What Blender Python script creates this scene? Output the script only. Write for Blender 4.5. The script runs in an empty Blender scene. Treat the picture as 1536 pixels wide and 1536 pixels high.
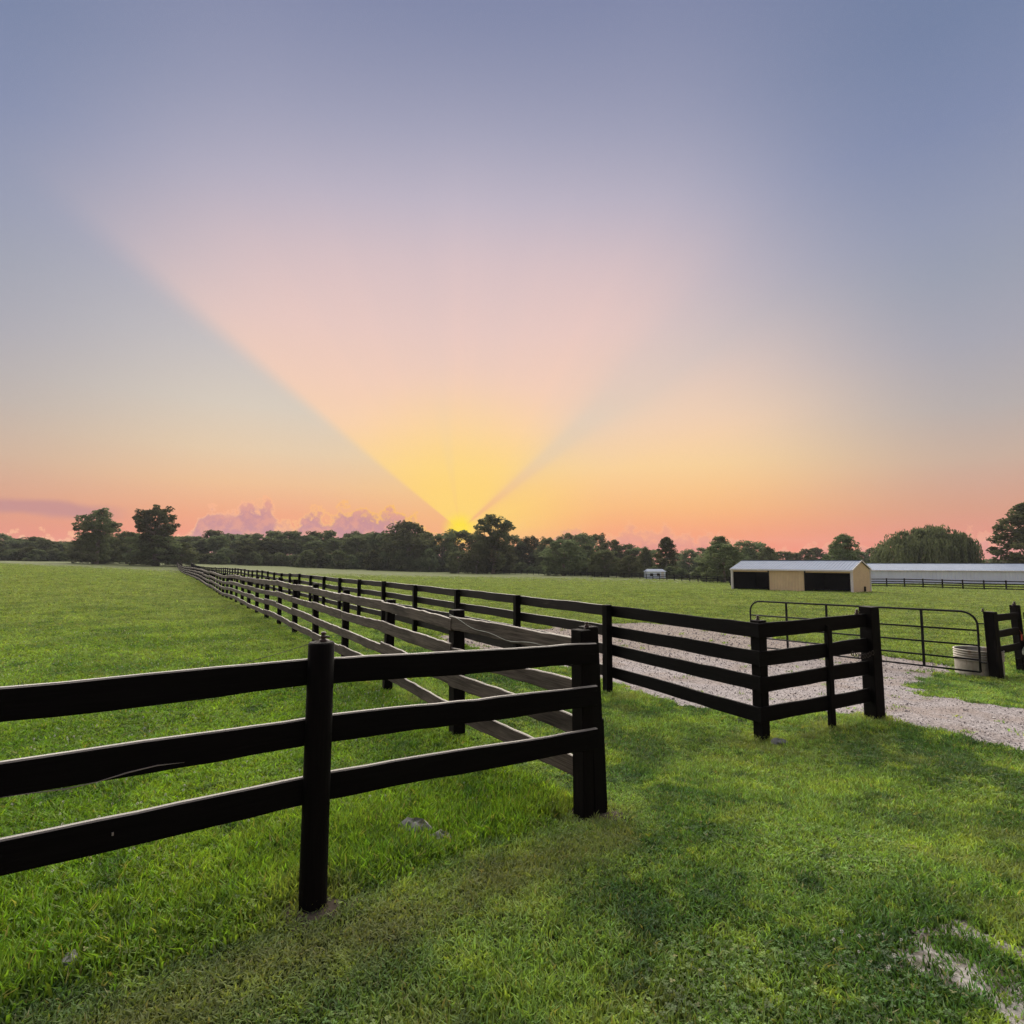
import bpy, math, random
import numpy as np
from mathutils import Vector, Matrix

random.seed(7)
rng = np.random.default_rng(7)
sc = bpy.context.scene
COL = sc.collection

# ------------------------------------------------------------------ camera
EYE = 1.9                                   # eye height above the lawn (m)
FPX = 860.0                                 # focal length measured on a 1536 px wide frame
PITCH = math.atan(72 / FPX)                 # the horizon lies a little below the middle
cam = bpy.data.cameras.new('camera')
cam.sensor_width = 36
cam.lens = 36 * FPX / 1536
cam.clip_start = 0.05
cam.clip_end = 9000
camo = bpy.data.objects.new('camera', cam)
camo.location = (0, 0, EYE)
camo.rotation_euler = (math.pi / 2 + PITCH, 0, 0)
COL.objects.link(camo)
sc.camera = camo

# ------------------------------------------------------------------ world: dusk sky
SUN_AZ = math.radians(-5.2)                 # from +Y towards +X
SUN_EL = math.radians(3.0)                  # the disc itself sits behind the trees
LAMP_EL = math.radians(34)
def lin(c):
    return tuple(((v / 255) / 12.92 if v <= 10 else (((v / 255) + .055) / 1.055) ** 2.4) for v in c)
world = bpy.data.worlds.new('World')
sc.world = world
world.use_nodes = True
NT = world.node_tree
NT.nodes.clear()

class E:                                    # tiny expression helper for shader math
    nt = None
    def __init__(s, sock): s.s = sock
    @staticmethod
    def op(o, *a, clamp=False):
        n = E.nt.nodes.new('ShaderNodeMath'); n.operation = o; n.use_clamp = clamp
        for i, v in enumerate(a):
            if isinstance(v, E): E.nt.links.new(v.s, n.inputs[i])
            else: n.inputs[i].default_value = v
        return E(n.outputs[0])
    def __add__(s, o): return E.op('ADD', s, o)
    def __radd__(s, o): return E.op('ADD', o, s)
    def __sub__(s, o): return E.op('SUBTRACT', s, o)
    def __rsub__(s, o): return E.op('SUBTRACT', o, s)
    def __mul__(s, o): return E.op('MULTIPLY', s, o)
    def __rmul__(s, o): return E.op('MULTIPLY', o, s)
    def __truediv__(s, o): return E.op('DIVIDE', s, o)
def smooth(e, a, b, lo=0.0, hi=1.0):
    n = E.nt.nodes.new('ShaderNodeMapRange'); n.interpolation_type = 'SMOOTHSTEP'
    E.nt.links.new(e.s, n.inputs['Value'])
    n.inputs['From Min'].default_value = a; n.inputs['From Max'].default_value = b
    n.inputs['To Min'].default_value = lo; n.inputs['To Max'].default_value = hi
    return E(n.outputs['Result'])
def ramp(e, stops, smooth_=False):
    n = E.nt.nodes.new('ShaderNodeValToRGB')
    E.nt.links.new(e.s, n.inputs['Fac'])
    cr = n.color_ramp
    cr.interpolation = 'B_SPLINE' if smooth_ else 'LINEAR'
    while len(cr.elements) < len(stops): cr.elements.new(0.5)
    for el, (p, c) in zip(cr.elements, stops):
        el.position = p; el.color = (*c, 1)
    return n.outputs['Color']
def mixc(f, a, b, blend='MIX'):
    n = E.nt.nodes.new('ShaderNodeMix'); n.data_type = 'RGBA'; n.blend_type = blend
    n.clamp_factor = True
    for sock, v in ((n.inputs[0], f), (n.inputs[6], a), (n.inputs[7], b)):
        if isinstance(v, E): E.nt.links.new(v.s, sock)
        elif isinstance(v, bpy.types.NodeSocket): E.nt.links.new(v, sock)
        elif isinstance(v, tuple): sock.default_value = (*v, 1) if len(v) == 3 else v
        else: sock.default_value = v
    return n.outputs[2]

def noise(nt, vec, scale, detail=5, rough=.6, dim='3D'):
    n = nt.nodes.new('ShaderNodeTexNoise'); n.noise_dimensions = dim
    if vec is not None: nt.links.new(vec, n.inputs['Vector'])
    n.inputs['Scale'].default_value = scale; n.inputs['Detail'].default_value = detail
    n.inputs['Roughness'].default_value = rough
    return E(n.outputs['Fac'])
E.nt = NT
tc = NT.nodes.new('ShaderNodeTexCoord')
def dotv(v):
    n = NT.nodes.new('ShaderNodeVectorMath'); n.operation = 'DOT_PRODUCT'
    NT.links.new(tc.outputs['Generated'], n.inputs[0]); n.inputs[1].default_value = v
    return E(n.outputs['Value'])
S = Vector((math.sin(SUN_AZ) * math.cos(SUN_EL), math.cos(SUN_AZ) * math.cos(SUN_EL), math.sin(SUN_EL)))
Rv = Vector((math.cos(SUN_AZ), -math.sin(SUN_AZ), 0)); Uv = Rv.cross(S)
DEG = 180 / math.pi
dx, dy, dz = dotv((1, 0, 0)), dotv((0, 1, 0)), dotv((0, 0, 1))
el = E.op('ARCSINE', dz) * DEG                                       # elevation
az = E.op('ARCTAN2', dx, dy) * DEG                                   # azimuth
th = E.op('ARCCOSINE', E.op('MINIMUM', dotv(S), 0.99999)) * DEG      # angle from the sun
phi = E.op('ARCTAN2', dotv(Rv), dotv(Uv)) * DEG                      # direction round the sun, 0 = straight up
elf = E.op('MAXIMUM', el, 0.0) / 90.0
def st(rows): return [(p / 90, lin(c)) for p, c in rows]
c_lit = ramp(elf, st([(1, (251, 150, 108)), (5, (252, 190, 122)), (9, (253, 211, 150)), (13, (251, 209, 172)), (17, (244, 205, 183)), (22, (233, 200, 192)),
                      (28, (216, 192, 195)), (33, (195, 183, 197)), (38, (172, 169, 190)), (46, (129, 138, 170)), (62, (106, 120, 158)), (90, (86, 103, 146))]))
c_side = ramp(elf, st([(1, (243, 140, 120)), (4, (241, 166, 130)), (7, (238, 192, 150)), (10, (229, 203, 172)), (14, (214, 203, 189)), (19, (198, 193, 193)),
                       (25, (183, 180, 192)), (31, (168, 169, 189)), (38, (149, 153, 179)), (46, (128, 136, 168)), (62, (105, 119, 157)), (90, (86, 103, 146))]))
c_far = ramp(elf, st([(1, (229, 136, 120)), (4, (214, 156, 132)), (8, (200, 174, 157)), (12, (182, 173, 171)), (17, (167, 166, 177)), (22, (154, 159, 176)),
                      (26, (146, 153, 177)), (32, (129, 140, 172)), (38, (117, 131, 164)), (48, (107, 122, 157)), (62, (97, 112, 151)), (90, (86, 103, 146))]))
ph01 = (phi + 180.0) / 360.0
def pr(rows): return [((p + 180) / 360, (v, v, v)) for p, v in rows]
ray = ramp(ph01, pr([(-180, 0), (-90, .05), (-52.5, .05), (-49, .9), (-25, .95), (-8, .86), (0, .95), (12, .9), (30, .97), (38, .86), (46, .55), (53, .46), (60, .66), (70, .82), (88, .72), (110, .1)]))
sep = NT.nodes.new('ShaderNodeSeparateColor'); NT.links.new(ray, sep.inputs[0])
pn = noise(NT, None, 1.0, 2, .5, '1D'); NT.links.new((phi * .11 + 3.7).s, pn.s.node.inputs['W'])
dip = smooth(E.op('ABSOLUTE', phi - 49.5), 5.5, 1.0) * smooth(th, 24, 8) + smooth(E.op('ABSOLUTE', phi + 9.0), 6, 1) * smooth(th, 15, 4) * .35
rayf = E(sep.outputs[0]) * smooth(th, 47, 24) * (1.0 - dip * .7) * (1.0 - (pn - .4) * .14)
adz = E.op('ABSOLUTE', az - SUN_AZ * DEG)
edge = smooth(adz, 18, 45) * smooth(adz, 110, 60)
sky = mixc(edge, c_side, c_far)
sky = mixc(rayf * (1.0 - 0.4 * edge), sky, c_lit)
# yellow fan and the glow right over the hidden sun
sky = mixc(smooth(th, 17, 1) * smooth(rayf, 0.0, 0.9, .22, .8), sky, lin((255, 217, 112)))
sky = mixc(smooth(th, 2.1, .4) * .95, sky, lin((255, 226, 40)))
# low cumulus along the horizon
fc = NT.nodes.new('ShaderNodeFloatCurve')
NT.links.new(((az + 60.0) / 120.0).s, fc.inputs['Value'])
cv = fc.mapping.curves[0]
prof = [(-60, 2.5), (-50, 3.2), (-44, 3.0), (-34, 1.0), (-30, 1.8), (-28.6, 3.9), (-27.4, 4.7), (-26.4, 4.4), (-25.2, 5.3), (-23.8, 5.4), (-22.6, 4.4), (-21.6, 3.2), (-20.6, 3.4), (-19.2, 4.7), (-18, 3.9), (-16, 5.0), (-13, 4.6), (-10.5, 4.4), (-8.6, 3.6), (-5, .8),
        (3, 1.0), (5, 3.1), (7, 2.4), (9, 1.6), (11, 3.0), (15, 3.0), (17, 2.4), (19, 2.4), (22, .8), (30, 1), (44, 2.2), (60, 2.0)]
cv.points[0].location = (0, .25); cv.points[1].location = (1, .2)
for a_, h_ in prof[1:-1]: cv.points.new((a_ + 60) / 120, h_ / 10)
fc.mapping.update()
n1 = noise(NT, tc.outputs['Generated'], 52, 6, .6)
n2 = noise(NT, tc.outputs['Generated'], 11, 3, .5)
ctop = E(fc.outputs[0]) * 9.9 + (n1 - 0.45) * 5.5 + (n2 - .5) * 2.0
cl = smooth(ctop - el, -.05, .32)
cshade = mixc(smooth(n1, .42, .62), lin((196, 140, 147)), lin((222, 156, 142)))
crim = mixc(smooth(th, 22, 4), lin((254, 186, 142)), lin((255, 196, 86)))
ccol = mixc(smooth(ctop - el, 1.1, .1) * .9, cshade, crim)
ccol = mixc(smooth(az, -2, 8) * .55, ccol, sky)
sky = mixc(cl * .97, sky, ccol)
band = smooth(E.op('ABSOLUTE', el - 3.9 + (n2 - .5) * 1.5), .9, .2) * smooth(az, -33, -37)
sky = mixc(band * .75, sky, lin((190, 138, 142)))
bgc = NT.nodes.new('ShaderNodeBackground'); NT.links.new(sky, bgc.inputs['Color']); bgc.inputs['Strength'].default_value = 0.552
nish = NT.nodes.new('ShaderNodeTexSky'); nish.sky_type = 'NISHITA'; nish.sun_disc = False
nish.sun_elevation = LAMP_EL; nish.sun_rotation = SUN_AZ; nish.air_density = 1.5; nish.dust_density = 3
bgn = NT.nodes.new('ShaderNodeBackground'); NT.links.new(nish.outputs[0], bgn.inputs['Color']); bgn.inputs['Strength'].default_value = 0.0003
add = NT.nodes.new('ShaderNodeAddShader'); NT.links.new(bgc.outputs[0], add.inputs[0]); NT.links.new(bgn.outputs[0], add.inputs[1])
wout = NT.nodes.new('ShaderNodeOutputWorld'); NT.links.new(add.outputs[0], wout.inputs['Surface'])
world.cycles.sampling_method = 'MANUAL'; world.cycles.sample_map_resolution = 512

# ------------------------------------------------------------------ sun lamp: broad sunset glow from behind the wood
sl = bpy.data.lights.new('sun', 'SUN')
sl.energy = 5.0; sl.angle = math.radians(100); sl.color = (1.0, .91, .78)
so = bpy.data.objects.new('sun', sl)
LD = Vector((math.sin(SUN_AZ) * math.cos(LAMP_EL), math.cos(SUN_AZ) * math.cos(LAMP_EL), math.sin(LAMP_EL)))
so.rotation_euler = LD.to_track_quat('Z', 'Y').to_euler()
COL.objects.link(so)

vs = sc.view_settings
vs.view_transform = 'Standard'; vs.look = 'None'; vs.gamma = 1; vs.use_curve_mapping = False
vs.exposure = 0.85
sc.render.film_transparent = False
cy = sc.cycles
cy.use_denoising = True; cy.denoiser = 'OPENIMAGEDENOISE'; cy.denoising_input_passes = 'RGB_ALBEDO_NORMAL'; cy.denoising_prefilter = 'NONE'; cy.denoising_quality = 'HIGH'
cy.max_bounces = 6; cy.diffuse_bounces = 3; cy.glossy_bounces = 2; cy.transmission_bounces = 4; cy.volume_bounces = 0; cy.transparent_max_bounces = 6
cy.use_adaptive_sampling = True; cy.adaptive_threshold = 0.015
cy.sample_clamp_indirect = 4

# ------------------------------------------------------------------ measuring helpers
CP, SP = math.cos(PITCH), math.sin(PITCH)
def pr_(px, py):                            # slope of the sight line through a measured point: x and z per metre of depth
    u = (px - 768) / FPX; v = (768 - py) / FPX; k = CP - v * SP
    return u / k, (SP + v * CP) / k
def at(px, py, y):                          # a measured point at depth y
    a, b = pr_(px, py); return Vector((a * y, y, EYE + b * y))
def xat(px, y, py=850): return pr_(px, py)[0] * y

# ------------------------------------------------------------------ terrain height
P0 = Vector((0.63, 4.73)); P1 = Vector((-1.12, 3.39)); P2 = P1 - (P0 - P1) * 1.08; P3 = P2 - (P0 - P1) * 1.08
CC = Vector((3.04, 7.18)); GG = Vector((4.94, 8.01)); MM = Vector((4.10, 7.66)); HH = Vector((10.0, 12.19)); KK = Vector((11.35, 13.0))
LD2 = Vector((-0.51537, 0.85697))           # direction of the lane
ctrl = [(-1.12, 3.39, -1.95), (.63, 4.73, -2.01), (-.55, 6.7, -2.06), (-1.76, 8.72, -1.99), (-3.05, 10.86, -1.96), (-5.6, 15.1, -1.97), (-9.56, 21.7, -2.0),
        (-13.6, 28.4, -2.09), (-16.7, 33.6, -2.2), (-41.4, 74.6, -2.3), (-88, 152, -2.55), (-110, 200, -1.3), (-118, 240, -1.1),
        (3.04, 7.18, -2.22), (4.94, 8.01, -2.15), (1.64, 9.5, -2.18), (.23, 11.85, -2.17), (-2.73, 16.8, -2.18), (-8.7, 26.7, -2.2), (-14.3, 36, -2.25),
        (10, 12.2, -2.52), (6.6, 16.2, -2.5), (11.3, 13, -2.5), (6, 5.5, -2.05), (3, 3, -1.93), (-3, 2.2, -1.9), (0, 1.5, -1.9), (2.5, 1.5, -1.9), (-2.5, 1.5, -1.9),
        (-9, 10, -1.95), (-20, 20, -1.9), (-40, 45, -1.8), (-70, 80, -1.4), (-120, 130, -.8), (-178, 200, -.3), (-215, 240, -.2), (-260, 220, -.2),
        (33, 55.8, -3.25), (23.5, 63, -3.25), (38, 60, -3.35), (57, 92, -4.25), (66, 75, -4.1), (12, 32, -2.85), (25, 32, -2.9), (0, 45, -2.7), (-20, 80, -2.9),
        (-31, 215, -4.25), (6, 175, -4.45), (31, 140, -4.55), (42, 112, -4.65), (75, 112, -4.5), (90, 100, -4.5), (120, 140, -4.6), (0, 240, -4.6), (60, 240, -5.0), (140, 240, -5), (9, 9, -2.35), (14, 10, -2.3), (22, 20, -2.6)]
def warp(x, y):
    y2 = np.maximum(y, 1.5)
    return np.clip(x / y2, -1.35, 1.35), np.log(np.clip(y2, 1.5, 250)) / 1.6
_c = np.array(ctrl); _u, _l = warp(_c[:, 0], _c[:, 1])
def _tps(r2): return np.where(r2 > 1e-12, .5 * r2 * np.log(r2 + 1e-12), 0)
_n = len(_c)
_K = _tps((_u[:, None] - _u[None]) ** 2 + (_l[:, None] - _l[None]) ** 2) + 6e-3 * np.eye(_n)
_Pm = np.stack([np.ones(_n), _u, _l], 1)
_A = np.block([[_K, _Pm], [_Pm.T, np.zeros((3, 3))]])
_w = np.linalg.solve(_A, np.concatenate([_c[:, 2], np.zeros(3)]))
def ground(x, y):
    x = np.asarray(x, float); y = np.asarray(y, float); sh = np.broadcast(x, y).shape
    x = np.broadcast_to(x, sh).ravel(); y = np.broadcast_to(y, sh).ravel(); out = np.empty(len(x))
    for i in range(0, len(x), 60000):
        u, l = warp(x[i:i + 60000], y[i:i + 60000])
        k = _tps((u[:, None] - _u) ** 2 + (l[:, None] - _l) ** 2)
        out[i:i + 60000] = k @ _w[:_n] + _w[_n] + _w[_n + 1] * u + _w[_n + 2] * l
    out += EYE
    # gentle lumps in the turf
    d = np.hypot(x, y)
    out += .018 * np.sin(x * 1.7 + 1.3 * np.sin(y * .9)) * np.sin(y * 1.5 + .6) * np.clip(12 / (d + 6), 0, 1)
    out += .05 * np.sin(x * .31 + 1) * np.sin(y * .27 + 2) * np.clip((d - 14) / 20, 0, 1)
    return out.reshape(sh)
def gz(x, y): return float(ground(np.array([x]), np.array([y]))[0])

# ------------------------------------------------------------------ object helpers
def tag(o, label=None, cat=None, group=None, kind=None):
    if label: o['label'] = label
    if cat: o['category'] = cat
    if group: o['group'] = group
    if kind: o['kind'] = kind
    return o
def thing(name, loc, label, cat, group=None):
    o = bpy.data.objects.new(name, None); o.location = loc; o.empty_display_size = .2
    COL.objects.link(o); return tag(o, label, cat, group)
def wloc(o):
    v = Vector((0, 0, 0))
    while o is not None: v += o.location; o = o.parent
    return v
class MB:                                   # collects verts/faces in world coordinates
    def __init__(s): s.v = []; s.f = []; s.g = []
    def add(s, vs, fs, g=None):
        b = len(s.v); s.v += [tuple(v) for v in vs]; s.f += [tuple(i + b for i in q) for q in fs]
        s.g += list(g) if g is not None else [(v[0], v[2], 0) for v in vs]
        return s
    def box(s, c, size, rz=0, bev=0):
        x, y, z = (k / 2 for k in size); M = Matrix.Rotation(rz, 3, 'Z'); c = Vector(c)
        vs = [c + M @ Vector((sx * x, sy * y, sz * z)) for sz in (-1, 1) for sx, sy in ((-1, -1), (1, -1), (1, 1), (-1, 1))]
        return s.add(vs, [(3, 2, 1, 0), (4, 5, 6, 7), (0, 1, 5, 4), (1, 2, 6, 5), (2, 3, 7, 6), (3, 0, 4, 7)], [(v[2], v[0] + v[1], 1) for v in vs])
    def tube(s, pts, rad, n=8, cap=True):
        pts = [Vector(p) for p in pts]; rr = rad if isinstance(rad, (list, tuple)) else [rad] * len(pts)
        b = []; acc = 0
        up = None
        for i, p in enumerate(pts):
            t = (pts[min(i + 1, len(pts) - 1)] - pts[max(i - 1, 0)]).normalized()
            if up is None:
                up = Vector((0, 0, 1)) if abs(t.z) < .9 else Vector((1, 0, 0))
            a = t.cross(up).normalized(); up2 = a.cross(t); up = up2
            if i: acc += (p - pts[i - 1]).length
            b.append([(p + (a * math.cos(2 * math.pi * k / n) + up2 * math.sin(2 * math.pi * k / n)) * rr[i], (acc, k / n * .3, 2)) for k in range(n)])
        vs = [q[0] for r_ in b for q in r_]; g = [q[1] for r_ in b for q in r_]
        fs = [(i * n + k, i * n + (k + 1) % n, (i + 1) * n + (k + 1) % n, (i + 1) * n + k) for i in range(len(pts) - 1) for k in range(n)]
        if cap: fs += [tuple(range(n - 1, -1, -1)), tuple((len(pts) - 1) * n + k for k in range(n))]
        return s.add(vs, fs, g)
    def lathe(s, c, prof, n=20, cap=True):
        c = Vector(c); vs = []; fs = []
        for r_, z in prof:
            vs += [c + Vector((r_ * math.cos(2 * math.pi * k / n), r_ * math.sin(2 * math.pi * k / n), z)) for k in range(n)]
        m = len(prof)
        fs = [(i * n + k, i * n + (k + 1) % n, (i + 1) * n + (k + 1) % n, (i + 1) * n + k) for i in range(m - 1) for k in range(n)]
        if cap: fs += [tuple(range(n - 1, -1, -1)), tuple((m - 1) * n + k for k in range(n))]
        return s.add(vs, fs, [(v[2], (v[0] - c.x) * 3 + (v[1] - c.y), 3) for v in vs])
    def mesh(s, name, mat, off=Vector((0, 0, 0)), smooth=False):
        me = bpy.data.meshes.new(name)
        me.from_pydata([(v[0] - off[0], v[1] - off[1], v[2] - off[2]) for v in s.v], [], s.f)
        at_ = me.attributes.new('grain', 'FLOAT_VECTOR', 'POINT'); at_.data.foreach_set('vector', np.array(s.g, np.float32).ravel())
        if mat: me.materials.append(mat)
        if smooth: me.polygons.foreach_set('use_smooth', [True] * len(me.polygons))
        me.update(); return me
    def build(s, name, mat, parent=None, smooth=False):
        off = wloc(parent)
        o = bpy.data.objects.new(name, s.mesh(name, mat, off, smooth)); COL.objects.link(o); o.parent = parent
        return o

# ------------------------------------------------------------------ materials
def material(name):
    m = bpy.data.materials.new(name); m.use_nodes = True; nt = m.node_tree; nt.nodes.clear(); E.nt = nt
    out = nt.nodes.new('ShaderNodeOutputMaterial'); return m, nt, out
def principled(nt, out, col, rough=.7, spec=.3, metal=0.0, bump=None, bstr=.2, bdist=.01):
    b = nt.nodes.new('ShaderNodeBsdfPrincipled')
    if isinstance(col, tuple): b.inputs['Base Color'].default_value = (*col, 1)
    else: nt.links.new(col, b.inputs['Base Color'])
    if isinstance(rough, E): nt.links.new(rough.s, b.inputs['Roughness'])
    else: b.inputs['Roughness'].default_value = rough
    b.inputs['Specular IOR Level'].default_value = spec; b.inputs['Metallic'].default_value = metal
    if bump is not None:
        bp = nt.nodes.new('ShaderNodeBump'); bp.inputs['Strength'].default_value = bstr; bp.inputs['Distance'].default_value = bdist
        nt.links.new(bump.s, bp.inputs['Height']); nt.links.new(bp.outputs[0], b.inputs['Normal'])
    nt.links.new(b.outputs[0], out.inputs['Surface']); return b
def attr_vec(nt, name):
    a = nt.nodes.new('ShaderNodeAttribute'); a.attribute_name = name; return a.outputs['Vector']
def vscale(nt, v, s):
    n = nt.nodes.new('ShaderNodeVectorMath'); n.operation = 'MULTIPLY'; nt.links.new(v, n.inputs[0]); n.inputs[1].default_value = s; return n.outputs[0]
def pos(nt): return nt.nodes.new('ShaderNodeNewGeometry').outputs['Position']

def wood(name, dark, light, worn, wornamt, rough=.75, spec=.25):
    m, nt, out = material(name)
    g = attr_vec(nt, 'grain')
    fine = noise(nt, vscale(nt, g, (3, 90, 1)), 1, 4, .6)
    mid = noise(nt, vscale(nt, g, (1.6, 9, 1)), 1, 5, .6)
    big = noise(nt, vscale(nt, g, (.9, 3.5, 1)), 1, 4, .6)
    c = mixc(smooth(fine * .6 + mid * .4, .35, .68), dark, light)
    c = mixc(smooth(big, .62 - wornamt * .35, .78 - wornamt * .25) * smooth(fine, .3, .6), c, worn)
    principled(nt, out, c, rough, spec, bump=fine * .7 + mid * .6, bstr=.5, bdist=.006)
    return m
M_black = wood('stained_wood', (.0016, .0014, .0018), (.0045, .004, .0045), (.016, .013, .012), .03, .7, .08)
M_edge = wood('worn_rail_edge_highlight', (.07, .063, .055), (.19, .175, .155), (.03, .026, .023), .08, .5, .4)  # weathered rail top with the low sun's highlight mixed into its colour
M_blackpost = wood('stained_post_wood', (.0018, .0016, .0018), (.005, .0042, .0042), (.018, .014, .013), .03, .75, .08)
M_grey = wood('weathered_wood', (.028, .022, .019), (.120, .102, .087), (.014, .011, .010), .34, .75, .2)
M_pale_edge = wood('bleached_rail_edge', (.16, .14, .12), (.36, .33, .29), (.06, .05, .045), .12, .55, .3)  # bare wood of split and chip; on rail tops also a painted sky highlight
M_lane = wood('brown_stained_wood', (.005, .0042, .0045), (.017, .0135, .013), (.045, .037, .032), .08, .7, .15)

def plain(name, col, rough=.5, spec=.4, metal=0.0, var=.25, sc_=6):
    m, nt, out = material(name)
    n = noise(nt, pos(nt), sc_, 5, .65)
    c = mixc(smooth(n, .3, .7), tuple(v * (1 - var) for v in col), tuple(min(1, v * (1 + var)) for v in col))
    principled(nt, out, c, rough, spec, metal, bump=n, bstr=.15, bdist=.01); return m
M_gate = plain('painted_steel', (.006, .006, .007), .7, .2)
M_wire = plain('fence_wire', (.25, .25, .25), .5, .5)
M_ins = plain('insulator_plastic', (.03, .016, .014), .45, .4)
M_red = plain('red_plastic', (.32, .03, .015), .4, .4)
M_pale = plain('pale_plastic', (.34, .38, .34), .5, .4)
M_dirt_dark = plain('bare_earth', (.06, .048, .036), .95, .1, var=.4, sc_=9)
M_beige = plain('beige_steel_siding', (.68, .55, .34), .55, .3, var=.06, sc_=1.2)
M_trim = plain('white_trim', (.66, .66, .66), .5, .4, var=.08)
M_roof = plain('galvanised_roof', (.135, .175, .255), .6, .2, 0.0, var=.07, sc_=.8)
M_white = plain('white_steel_siding', (.68, .79, .94), .5, .3, var=.04, sc_=.8)
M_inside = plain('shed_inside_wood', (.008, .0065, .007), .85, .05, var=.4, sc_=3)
M_rock = plain('pale_stone', (.20, .20, .185), .85, .2, var=.3, sc_=22)
M_chain = plain('rusty_chain', (.03, .022, .018), .6, .4)
def tank_mat():
    m, nt, out = material('galvanised_tank')
    p = pos(nt); n = noise(nt, p, 5, 5, .6); n2 = noise(nt, vscale(nt, p, (4, 4, 1)), 1.6, 5, .7)
    c = mixc(smooth(n, .35, .65), (.20, .185, .155), (.30, .28, .24)); c = mixc(smooth(n2, .56, .72) * .8, c, (.16, .10, .065))
    principled(nt, out, c, .5, .4, .15, bump=n, bstr=.2); return m
M_tank = tank_mat()
def water_mat():
    m, nt, out = material('tank_water'); principled(nt, out, (.02, .025, .02), .05, .5); return m
M_water = water_mat()

def patchcol(nt, p, kind):
    # colour of the turf itself: clover and rye patches, yellowing and dry spots
    a = noise(nt, vscale(nt, p, (1, 1, 0)), .55, 4, .6); b = noise(nt, vscale(nt, p, (1, 1, 0)), 2.3, 4, .65); c_ = noise(nt, vscale(nt, p, (.35, .8, 0)), .09, 4, .6)
    if kind == 'lawn':
        col = mixc(smooth(a, .40, .58), (.062, .130, .034), (.172, .275, .066))
        col = mixc(smooth(b, .52, .66) * .85, col, (.250, .345, .066))
        col = mixc(smooth(b * .6 + a * .4, .56, .68) * smooth(c_, .42, .55) * .6, col, (.21, .20, .10))
        col = mixc(smooth(b, .47, .34) * .85, col, (.036, .082, .036))
    else:
        col = mixc(smooth(a, .36, .64), (.078, .160, .016), (.172, .285, .030))
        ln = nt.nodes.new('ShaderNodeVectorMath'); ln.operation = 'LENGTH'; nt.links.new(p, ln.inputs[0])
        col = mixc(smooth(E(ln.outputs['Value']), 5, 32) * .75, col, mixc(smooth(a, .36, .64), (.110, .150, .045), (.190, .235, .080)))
        col = mixc(smooth(c_, .4, .62) * .4, col, (.185, .225, .075))
        col = mixc(smooth(b, .56, .74) * .45, col, (.240, .330, .050))
        col = mixc(smooth(b, .47, .34) * .8, col, (.030, .085, .018))
    return col
def turf_mat(kind):
    m, nt, out = material(kind + '_blades'); p = pos(nt)
    col = patchcol(nt, p, kind)
    oi = nt.nodes.new('ShaderNodeObjectInfo'); rnd = E(oi.outputs['Random'])
    at_ = nt.nodes.new('ShaderNodeAttribute'); at_.attribute_name = 'tint'; tt = E(at_.outputs['Fac'])
    hs = nt.nodes.new('ShaderNodeHueSaturation'); nt.links.new(col, hs.inputs['Color'])
    nt.links.new((.485 + rnd * .03).s, hs.inputs['Hue']); nt.links.new((.22 + tt * 1.25 + rnd * .5).s, hs.inputs['Value'])
    straw = smooth(E.op('FRACT', rnd * 7.3 + tt * 3.1), .93, .97)
    dr = nt.nodes.new('ShaderNodeAttribute'); dr.attribute_type = 'INSTANCER'; dr.attribute_name = 'dry'
    c = mixc(E(dr.outputs['Fac']) * (.35 + tt * .35), hs.outputs[0], (.29, .30, .12))
    c = mixc(straw * .6, c, (.32, .27, .13))
    d = nt.nodes.new('ShaderNodeBsdfDiffuse'); t = nt.nodes.new('ShaderNodeBsdfTranslucent'); g = nt.nodes.new('ShaderNodeBsdfGlossy')
    nt.links.new(c, d.inputs[0]); tcol = mixc(1.0, c, (1.4, 1.35, .55), 'MULTIPLY'); nt.links.new(tcol, t.inputs[0])
    g.inputs['Roughness'].default_value = .45; g.inputs[0].default_value = (.55, .55, .5, 1)
    mx = nt.nodes.new('ShaderNodeMixShader'); mx.inputs[0].default_value = .45; nt.links.new(d.outputs[0], mx.inputs[1]); nt.links.new(t.outputs[0], mx.inputs[2])
    m2 = nt.nodes.new('ShaderNodeMixShader'); m2.inputs[0].default_value = .03; nt.links.new(mx.outputs[0], m2.inputs[1]); nt.links.new(g.outputs[0], m2.inputs[2])
    nt.links.new(m2.outputs[0], out.inputs['Surface']); return m
M_lawn = turf_mat('lawn'); M_past = turf_mat('pasture')
def ground_mat():
    m, nt, out = material('turf_ground'); p = pos(nt)
    col = patchcol(nt, p, 'pasture')
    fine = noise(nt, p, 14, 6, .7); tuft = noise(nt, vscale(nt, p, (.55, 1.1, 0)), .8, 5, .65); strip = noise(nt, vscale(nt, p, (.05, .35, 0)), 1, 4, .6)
    ln = nt.nodes.new('ShaderNodeVectorMath'); ln.operation = 'LENGTH'; nt.links.new(p, ln.inputs[0]); d = E(ln.outputs['Value'])
    # far pasture is shorter and paler; under the near blades there is thatch and earth
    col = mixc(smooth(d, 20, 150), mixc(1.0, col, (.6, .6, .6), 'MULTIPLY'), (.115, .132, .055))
    col = mixc(smooth(tuft, .52, .66) * .55, col, (.05, .095, .022)); col = mixc(smooth(strip, .5, .66) * .4, col, (.115, .125, .045))
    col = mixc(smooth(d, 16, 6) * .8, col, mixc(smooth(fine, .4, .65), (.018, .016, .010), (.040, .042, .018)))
    principled(nt, out, col, .95, .1, bump=fine * .5 + tuft, bstr=.8, bdist=.12); return m
M_ground = ground_mat()
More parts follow.
